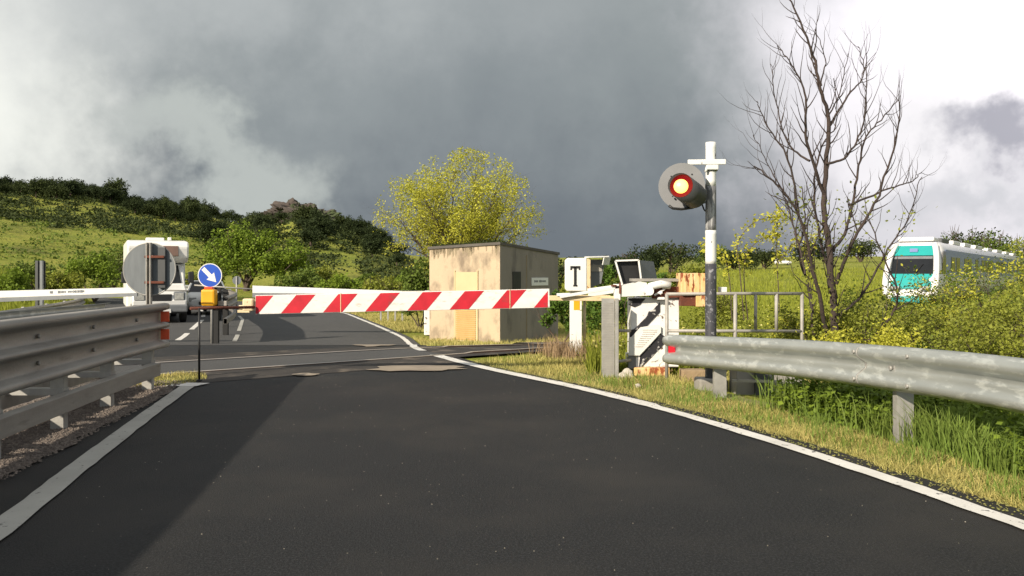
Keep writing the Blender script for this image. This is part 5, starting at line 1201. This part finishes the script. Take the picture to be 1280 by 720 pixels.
# rocky outcrop on the ridge
def outcrop(px, r_, w, h, seed, label):
    from mathutils import noise as mn
    u = (px - CX) / F; Y = r_ / math.sqrt(1 + u * u); x = u * Y; b = bmesh.new(); bmesh.ops.create_icosphere(b, subdivisions=6, radius=1)
    o3 = Vector((seed * 7.1, seed * 3.3, 0))
    for v in b.verts:
        k = 1 + 0.42 * mn.fractal(v.co * 1.5 + o3, 0.6, 2.1, 6) - 0.35 * abs(mn.noise(v.co * 2.6 + o3)) + 0.14 * mn.noise(v.co * 7 + o3)
        c = v.co * k; v.co = Vector((c.x * w, c.y * w * 0.7, c.z * h))
    me = bpy.data.meshes.new('rock_outcrop'); b.to_mesh(me); b.free(); o = obj_from('rock_outcrop', me, 'rock', None, (x, Y, h1(x, Y)))
    return tag(o, label, 'rock', 'rocks on the ridge')
outcrop(366, 163, 4.3, 2.1, 1, 'highest brown crag of the rocky outcrop on the ridge')
outcrop(348, 164, 3.6, 1.6, 2, 'lower left shoulder of the rocky outcrop')
outcrop(396, 160, 4.6, 1.9, 3, 'right side crag of the rocky outcrop')
outcrop(384, 150, 4.0, 2.6, 5, 'boulder face below the top of the rocky outcrop')

# ------------------------------------------------------------------ bare tree beside the guard rail (real 3D limbs)
YD = 10.4
def bare_tree():
    bx, by = PX(1045, YD), YD; z0 = h1(bx, by)
    t = thing('bare_tree', 'tall nearly leafless tree with upright branches between the railing and the train', 'tree', (bx, by, z0 - 0.02)); rnd = random.Random(8); w = Wood()
    S_ = 1 / 1.635
    def q(cx_, cy_, dy): return P(920 + cx_ * S_, cy_ * S_, YD + dy) - t.location
    limbs = [
        ([(205, 720, 0), (200, 640, 0), (188, 500, 0), (180, 400, .05), (190, 260, .1), (170, 170, .1), (150, 90, .15), (108, -5, .2)], 0.066),
        ([(188, 690, .05), (160, 560, -.2), (128, 440, -.35), (75, 370, -.45), (38, 340, -.5)], 0.035),
        ([(180, 400, .05), (145, 290, -.15), (142, 200, -.25), (120, 140, -.3), (85, 95, -.35)], 0.026),
        ([(190, 520, 0), (225, 470, .2), (245, 380, .3), (262, 290, .4), (300, 240, .45), (335, 200, .5)], 0.028),
        ([(205, 580, 0), (235, 500, -.2), (290, 400, -.3), (330, 270, -.35), (333, 200, -.4)], 0.030),
        ([(190, 260, .1), (230, 195, .3), (262, 150, .4), (250, 95, .45)], 0.018),
        ([(232, 420, -.1), (300, 390, .1), (355, 372, .2), (380, 352, .3)], 0.018),
        ([(205, 650, 0), (260, 600, .4), (310, 510, .5), (350, 450, .5), (378, 360, .5)], 0.024),
        ([(185, 335, .05), (225, 320, -.2), (258, 260, -.25), (266, 180, -.3), (266, 105, -.3)], 0.020),
        ([(172, 175, .1), (182, 120, .2), (160, 60, .25)], 0.012),
        ([(128, 440, -.35), (108, 330, -.4), (62, 255, -.45), (42, 205, -.5)], 0.018),
        ([(150, 330, -.1), (105, 290, .1), (80, 200, .2), (74, 130, .2)], 0.016),
        ([(188, 240, .1), (212, 190, -.1), (228, 110, -.2)], 0.012),
        ([(142, 560, -.1), (120, 470, .2), (98, 400, .3), (62, 330, .4), (35, 275, .4)], 0.015),
        ([(215, 700, 0), (280, 690, -.4), (330, 610, -.6), (300, 520, -.7), (262, 430, -.7)], 0.028),
        ([(160, 700, .3), (150, 600, .5), (130, 520, .5), (140, 450, .5), (135, 380, .5)], 0.030),
        ([(205, 610, 0), (170, 480, .3), (160, 380, .35), (175, 300, .35), (205, 250, .4), (200, 160, .4)], 0.024),
    ]
    for pts, r in limbs:
        c = cr([q(*p) for p in pts], 7)
        c = [p + Vector((rnd.gauss(0, .006), rnd.gauss(0, .006), rnd.gauss(0, .004))) for p in c]
        n = len(c); rs = [0.78 * r * (1 - 0.87 * (i / (n - 1)) ** 0.75) + 0.0018 for i in range(n)]
        w.tube(c, rs, 8 if r > 0.03 else 6)
        for i in range(5, n - 1):
            if rnd.random() < 0.80:
                d = (c[i + 1] - c[i - 1]).normalized(); a = rnd.uniform(0, 6.28); x = d.cross(Vector((0.2, 1, 0.1))).normalized(); y = d.cross(x)
                v = (d * 0.9 + (x * math.cos(a) + y * math.sin(a) * 0.8) * rnd.uniform(0.6, 1.1)).normalized()
                w.grow(rnd, c[i].copy(), v, rnd.uniform(0.14, 0.42), min(rs[i] * 0.5, 0.008) + 0.001, rnd.choice((0, 1, 1, 2)), spread=0.45, kids=(1, 2), curve=0.12, up=0.17, ratio=0.65, steps=4, rr=0.45)
    w.mesh('trunk', 'bark_red', t)
    rng = np.random.default_rng(8)
    # a few young leaves and climbers low on the stems
    cl = []
    for pts, r in limbs:
        for (a, b_, c_) in pts:
            if b_ > 400 and rnd.random() < 0.8: cl.append(q(a, b_, c_)[:])
    cl += [q(215, 640, -.1)[:], q(190, 660, -.1)[:], q(160, 640, 0)[:], q(170, 430, -.1)[:], q(200, 590, -.2)[:], q(155, 610, .1)[:], q(110, 410, -.3)[:]]
    cl = np.array(cl); Pn = cl[rng.integers(0, len(cl), 1000)] + rng.normal(0, 0.10, (1000, 3)) * np.array([1, 1, 1.2])
    V, Q = leaf_cards(Pn, 0.042, rng, aspect=0.6); npmesh('young_leaves', V, Q, 'leaf_lime', t)
bare_tree()

# twiggy shrubs behind the right-hand rail
def twig_shrub(x, y, hgt, seed, label, dens=1.0, leaf=0.045, m='leaf_lime', tilt=0.6, stems=8):
    z = h1(x, y); t = thing('twiggy_shrub', label, 'shrub', (x, y, z - 0.03), group='shrubs behind the right guard rail'); rnd = random.Random(seed); rng = np.random.default_rng(seed); w = Wood()
    for k in range(stems):
        a = 2 * math.pi * k / stems + rnd.uniform(-.4, .4); d = Vector((math.cos(a) * tilt, math.sin(a) * tilt, 1))
        w.grow(rnd, Vector((math.cos(a) * .06, math.sin(a) * .06, 0)), d, hgt * 0.42, rnd.uniform(0.014, 0.024), 3, spread=0.65, kids=(2, 3), curve=0.17, up=0.03, ratio=0.66, steps=4, rr=0.55)
    w.mesh('branches', 'bark', t)
    P_ = np.array([p[0][:] for p in w.pts] + [p[:] for p in w.tips]); n = int(len(P_) * 2.0 * dens)
    Pn = P_[rng.integers(0, len(P_), n)] + rng.normal(0, 0.05, (n, 3)); V, Q = leaf_cards(Pn, leaf, rng, aspect=0.65); npmesh('foliage', V, Q, m, t); return t
shr = [(1075, 10.8, 1.05, 'low twiggy shrub at the foot of the bare tree'), (1105, 11.8, 1.15, 'leafy shrub just right of the bare tree'), (1130, 10.2, 0.95, 'twiggy shrub below the train front'),
       (1165, 11.5, 1.15, 'shrub in front of the train windscreen pillar'), (1195, 10.2, 1.12, 'taller shrub in front of the train side'), (1222, 11.8, 1.45, 'shrub covering the middle of the train side'),
       (1248, 10.0, 1.45, 'dense shrub near the right edge of the picture'), (1275, 11.2, 1.75, 'tall shrub at the right edge over the train roof'), (1290, 9.2, 1.40, 'shrub at the right edge close to the rail'),
       (1180, 9.3, 0.80, 'low shrub right behind the rail top'), (1230, 8.8, 0.95, 'low shrub behind the rail by the right edge'), (1085, 9.6, 0.70, 'small shrub just over the rail at the bare tree'), (1330, 9.8, 1.6, 'shrub beyond the right edge'), (1350, 12.0, 1.8, 'tall shrub beyond the right edge')]
for i, (px, Y, hg, lb) in enumerate(shr):
    twig_shrub(PX(px, Y), Y, hg * (1 + 0.12 * (i % 3 - 1)), 500 + i, lb, dens=1.5, leaf=0.037, stems=9, m=('leaf_lime', 'leaf_mid', 'leaf_lime', 'leaf_yellow')[i % 4])
twig_shrub(PX(1035, 10.9), 10.9, 0.95, 530, 'yellow green shrub around the foot of the bare tree', 1.8, m='leaf_lime')
twig_shrub(PX(1015, 11.8), 11.8, 0.75, 531, 'small bright shrub behind the right end of the railing', 1.6, m='leaf_yellow')
# arching bramble left of the bare tree
def bramble():
    x, y = PX(948, 12.5), 12.5; t = thing('bramble', 'arching leafy bramble stems rising above the railing left of the bare tree', 'bramble', (x, y, h1(x, y))); w = Wood(); rng = np.random.default_rng(5); rnd = random.Random(5)
    arcs = [[(930, 400), (925, 340), (922, 305), (940, 280), (965, 271), (985, 274)], [(935, 400), (930, 345), (935, 315), (955, 297), (975, 293)], [(975, 400), (972, 340), (970, 300), (968, 280), (978, 262)], [(915, 400), (912, 350), (905, 322), (890, 308), (875, 306)], [(972, 330), (985, 312), (1000, 300)], [(1020, 400), (1012, 350), (1010, 310), (1022, 292)]]
    pts = []
    for a in arcs:
        dz = rnd.uniform(-.3, .3); c = cr([P(px, py, 12.5 + dz) - t.location for px, py in a], 8); w.tube(c, [0.009 * (1 - 0.7 * i / len(c)) for i in range(len(c))], 5); pts += [v[:] for v in c[len(c) // 4:]]
    w.mesh('stems', 'bark', t); A = np.array(pts); Pn = A[rng.integers(0, len(A), 1100)] + rng.normal(0, 0.045, (1100, 3)); V, Q = leaf_cards(Pn, 0.055, rng, aspect=0.55); npmesh('foliage', V, Q, 'leaf_yellow', t)
bramble()

# ------------------------------------------------------------------ grass
def blades(name, X, Y, hgt, wid, m, seed, lean=0.35, dz=-0.03, label=None, cat='grass'):
    rng = np.random.default_rng(seed); n = len(X); Z = H(X, Y) + dz; h = hgt * rng.uniform(0.45, 1.25, n) * (1 + 0.35 * np.sin(X * 4.3 + 2 * np.sin(Y * 1.7)) * np.sin(Y * 3.1)); a = rng.uniform(0, 6.283, n); l = rng.normal(0, lean, n) * h; b = rng.uniform(0, 6.283, n)
    dx, dy = np.cos(a) * wid, np.sin(a) * wid; lx, ly = np.cos(b) * l, np.sin(b) * l
    V = np.stack([np.stack([X - dx, Y - dy, Z], -1), np.stack([X + dx, Y + dy, Z], -1), np.stack([X + dx * .7 + lx * .35, Y + dy * .7 + ly * .35, Z + h * .6], -1), np.stack([X - dx * .7 + lx * .35, Y - dy * .7 + ly * .35, Z + h * .6], -1), np.stack([X + lx, Y + ly, Z + h], -1)], 1).reshape(-1, 3)
    i = np.arange(n) * 5; T = np.concatenate([np.stack([i, i + 1, i + 2], -1), np.stack([i, i + 2, i + 3], -1), np.stack([i + 3, i + 2, i + 4], -1)])
    return tag(npmesh(name, V, T, m), label, cat, kind='stuff')
def patchy(X, Y, f, thr, rng):
    v = np.sin(X * f + 1.1 * np.sin(Y * f * 0.7)) * np.sin(Y * f * 1.3 + 0.7 * np.sin(X * f)) ; return rng.uniform(-1, 1, len(X)) < v + thr
rng = np.random.default_rng(1)
railx = lambda y: np.interp(y, [p.y for p in rp], [p.x for p in rp])
# short verge
for_edge = tag(pebbles('road_grit', 420, lambda y: xl(y) + 0.2, lambda y: xr(y) - 0.1, 3.2, 12.0, 'stone', 0.0015, 0.004, 61, 0.002), 'fine pale grit scattered over the asphalt', 'grit')
n = 60000; Y = 2.5 + 9.5 * rng.uniform(0, 1, n) ** 1.0; x0 = xr(Y) + 0.22 + 0.07 * np.sin(Y * 3.1) * np.sin(Y * 7.3) ; x1 = np.where(Y < 9.3, railx(np.minimum(Y, 9.3)) + 0.12, 1.9); X = x0 + (x1 - x0) * rng.uniform(0, 1, n) ** 1.15
k = patchy(X, Y, 5, 0.45, rng); blades('verge_grass', X[k], Y[k], 0.055, 0.0035, 'grass_straw', 11, 0.9, label='short mown straw coloured grass between the white line and right guard rail')
n = 9000; Y = rng.uniform(2.5, 10.5, n); x0 = xr(Y) + 0.3; X = x0 + rng.uniform(0.0, 0.9, n); k = patchy(X, Y, 4, -0.1, rng) & (X < np.where(Y < 9.3, railx(np.minimum(Y, 9.3)) + 0.2, 2.2))
blades('verge_tufts', X[k], Y[k], 0.12, 0.004, 'grass_green', 12, 0.5, label='greener tufts scattered in the mown verge')
# tall grass behind the rail
n = 42000; Y = rng.uniform(2.5, 11.0, n); X = np.where(Y < 9.3, railx(np.minimum(Y, 9.3)) + 0.05, 1.75 + (Y - 9.3) * 0.2) + 1.9 * rng.uniform(0, 1, n) ** 1.3
k = patchy(X, Y, 2.6, 0.45, rng) & (rng.uniform(0, 1, n) < np.where(Y > 6.5, 0.30, 0.9)) & ((Y < 7.9) | (X > 4.2)); blades('tall_grass', X[k], Y[k], 0.31, 0.0045, 'grass_green', 13, 0.45, label='tall green grass growing under and behind the right guard rail')
# broad-leaved weeds under the rail
n = 24000; c_ = np.stack([rng.uniform(0, 1, 150), np.where(rng.uniform(0, 1, 150) < 0.8, rng.uniform(6.2, 7.8, 150), rng.uniform(4.5, 6.3, 150))], -1); idx = rng.integers(0, 150, n)
Y = c_[idx, 1] + rng.normal(0, .08, n); X = railx(np.clip(c_[idx, 1], 3, 9.3)) + 0.15 + c_[idx, 0] * 0.9 + rng.normal(0, .08, n); Z = H(X, Y) + rng.uniform(0.02, 0.33, n) * (0.4 + 0.8 * rng.uniform(0, 1, 150)[idx])
V, Q = leaf_cards(np.stack([X, Y, Z], -1), 0.045, rng, up=1.2, aspect=0.8); tag(npmesh('broadleaf_weeds', V, Q, 'leaf_bright'), 'broad leaved green weeds in the shade below the right guard rail', 'weeds', kind='stuff')
# meadow between the gear and the train
n = 70000; Y = 10.5 + 32 * rng.uniform(0, 1, n) ** 1.6; X = PX(rng.uniform(735, 1300, n), Y); 
dist = np.abs((X - R0.x) * TN.x + (Y - R0.y) * TN.y - 0.7); k = (X > xr(Y) + 0.6) & (dist > 1.8)
blades('meadow_grass', X[k], Y[k], 0.34, 0.008, 'grass_meadow', 14, 0.35, label='lush yellow green meadow grass behind the railing')
k2 = k & (rng.uniform(0, 1, n) < 0.03); V, Q = leaf_cards(np.stack([X[k2], Y[k2], H(X[k2], Y[k2]) + 0.3 + rng.uniform(-.1, .1, k2.sum())], -1), 0.05, rng, up=1.5, aspect=0.9)
tag(npmesh('meadow_flowers', V, Q, 'flower'), 'small yellow flowers dotted over the meadow behind the railing', 'flowers', kind='stuff')
n = 40000; Y = 40 + 110 * rng.uniform(0, 1, n) ** 1.5; X = PX(rng.uniform(700, 1400, n), Y); k = np.hypot(X - 27, Y - 56) > 0; tdist = np.abs((X - 21.75) * 0.825 - (Y - 48) * 0.565); k = tdist > 2.6
blades('far_meadow_grass', X[k], Y[k], 0.5, 0.03, 'grass_meadow', 24, 0.4, label='bright green grass of the far meadow right of the hut')
nc = 170; cy_ = 11.5 + 17 * rng.uniform(0, 1, nc) ** 1.3; cx_ = PX(rng.uniform(760, 1120, nc), cy_); n = 26000; idx = rng.integers(0, nc, n); w_ = rng.uniform(0.10, 0.34, nc)[idx]
X = cx_[idx] + rng.normal(0, 1, n) * w_; Y = cy_[idx] + rng.normal(0, 1, n) * w_; dist = np.abs((X - R0.x) * TN.x + (Y - R0.y) * TN.y - 0.7); k = dist > 1.9; Z = H(X, Y) + np.abs(rng.normal(0, 1, n)) * w_ * 0.9 + 0.12
V, Q = leaf_cards(np.stack([X, Y, Z], -1)[k], 0.05, rng, up=0.6, aspect=0.6); tag(npmesh('meadow_herbs', V, Q, 'leaf_lime'), 'leafy herbs and low bushes mixed into the meadow behind the railing', 'herbs', kind='stuff')
# verge at the hut, far side
n = 26000; Y = rng.uniform(14.8, 40, n); X = xr(Y) + 0.3 + 5.5 * rng.uniform(0, 1, n) ** 1.5; dist = (X - R0.x) * TN.x + (Y - R0.y) * TN.y
inside = (((X - HA.x) * fn.x + (Y - HA.y) * fn.y) < 0) & (((X - HA.x) * rn.x + (Y - HA.y) * rn.y) < 0) & (Y < 26)
k = (dist > 2.6) & ~inside; blades('far_verge_grass', X[k], Y[k], 0.10, 0.008, 'grass_straw', 15, 0.6, label='yellowish short grass around the hut and along the far white line')
# near-side triangle between the road, the track and the stanchion
n = 16000; Y = rng.uniform(9.5, 14.5, n); X = xr(Y) + 0.25 + 3.6 * rng.uniform(0, 1, n); dist = (X - R0.x) * TN.x + (Y - R0.y) * TN.y; k = (dist < -1.0) & patchy(X, Y, 4, 0.6, rng)
blades('crossing_grass', X[k], Y[k], 0.09, 0.005, 'grass_straw', 16, 0.7, label='straw coloured grass around the T post and the stanchion')
n = 520; X = rng.normal(PX(736, 12.6), 0.22, n); Y = rng.normal(12.7, 0.25, n); blades('dry_weeds', X, Y, 0.36, 0.004, 'weed', 17, 0.35, label='brown dry weeds right of the white T post')
n = 420; X = rng.normal(PX(696, 12.9), 0.13, n); Y = rng.normal(13.0, 0.2, n); blades('dry_weeds', X, Y, 0.30, 0.004, 'weed', 18, 0.35, label='pale dry weeds left of the white T post')
# tuft at the end of the left median
n = 3500; Y = rng.uniform(9.1, 10.6, n); X = -3.95 + rng.uniform(-0.5, 0.45, n) ; k = ((X + 3.95) ** 2 / 0.22 + (Y - 9.9) ** 2 / 0.4 < 1); blades('median_grass', X[k], Y[k], 0.05, 0.004, 'grass_straw', 19, 0.7, dz=0.0, label='short yellow grass patch at the end of the left median')
patch('median_end_soil', blobpoly(-3.98, 9.9, 0.42, 0.55, 31, 0.0), 0.012, 'soil', 3)
# left far bank
n = 30000; Y = rng.uniform(38, 60, n); X = PX(rng.uniform(-80, 540, n), Y); k = (X < xe(Y) - 0.5) | (X > xr(Y) + 0.5)
blades('bank_grass', X[k], Y[k], 0.5, 0.02, 'grass_meadow', 20, 0.35, label='rough green grass on the bank below the hillside')
# soil strip along the asphalt on the right, dead grass crumbs on the edge
strip('verge_soil', np.arange(-6, 12.2, 0.2), lambda y: xr(y) + 0.20, lambda y: xr(y) + 1.3, -0.012, 'soil', 5, rag=0.025)
pebbles('verge_grit', 2600, lambda y: xr(y) + 0.10, lambda y: xr(y) + 0.42, 3.0, 12.0, 'soil', 0.004, 0.011, 6, 0.004)['label'] = 'crumbs of soil along the asphalt edge of the right verge'
# moss and grass on the hut roof edge
n = 1200; tt = rng.uniform(0, 1, n); o_ = rng.uniform(0.02, 0.35, n); A = np.array(HL)[None] * (1 - tt[:, None]) + np.array(HA)[None] * tt[:, None] - np.array(fn)[None] * o_[:, None]
Zr = zL + (zN - zL) * tt - o_ * 0.03 + 0.06; V, Q = leaf_cards(np.stack([A[:, 0], A[:, 1], Zr + rng.uniform(0, 0.05, n)], -1), 0.07, rng, up=0.3, aspect=0.3)
tag(npmesh('roof_moss', V, Q, 'leaf_olive'), 'grassy moss along the front edge of the hut roof', 'moss', kind='stuff')
# little fence by the hut
fx = thing('small_fence', 'low pale post fence on the verge left of the hut', 'fence', (PX(490, 32), 32, -0.5))
for px in (476, 485, 494, 503):
    b = MB(); x = PX(px, 32); b.box((x, 32, -0.2), (0.06, 0.06, 0.75)); b.build('post', 'galv_post', fx)
b = MB(); b.tube([(PX(476, 32), 32, 0.12), (PX(503, 32), 32, 0.12)], 0.02, 6); b.tube([(PX(476, 32), 32, -0.1), (PX(503, 32), 32, -0.1)], 0.02, 6); b.build('rail', 'tube', fx)
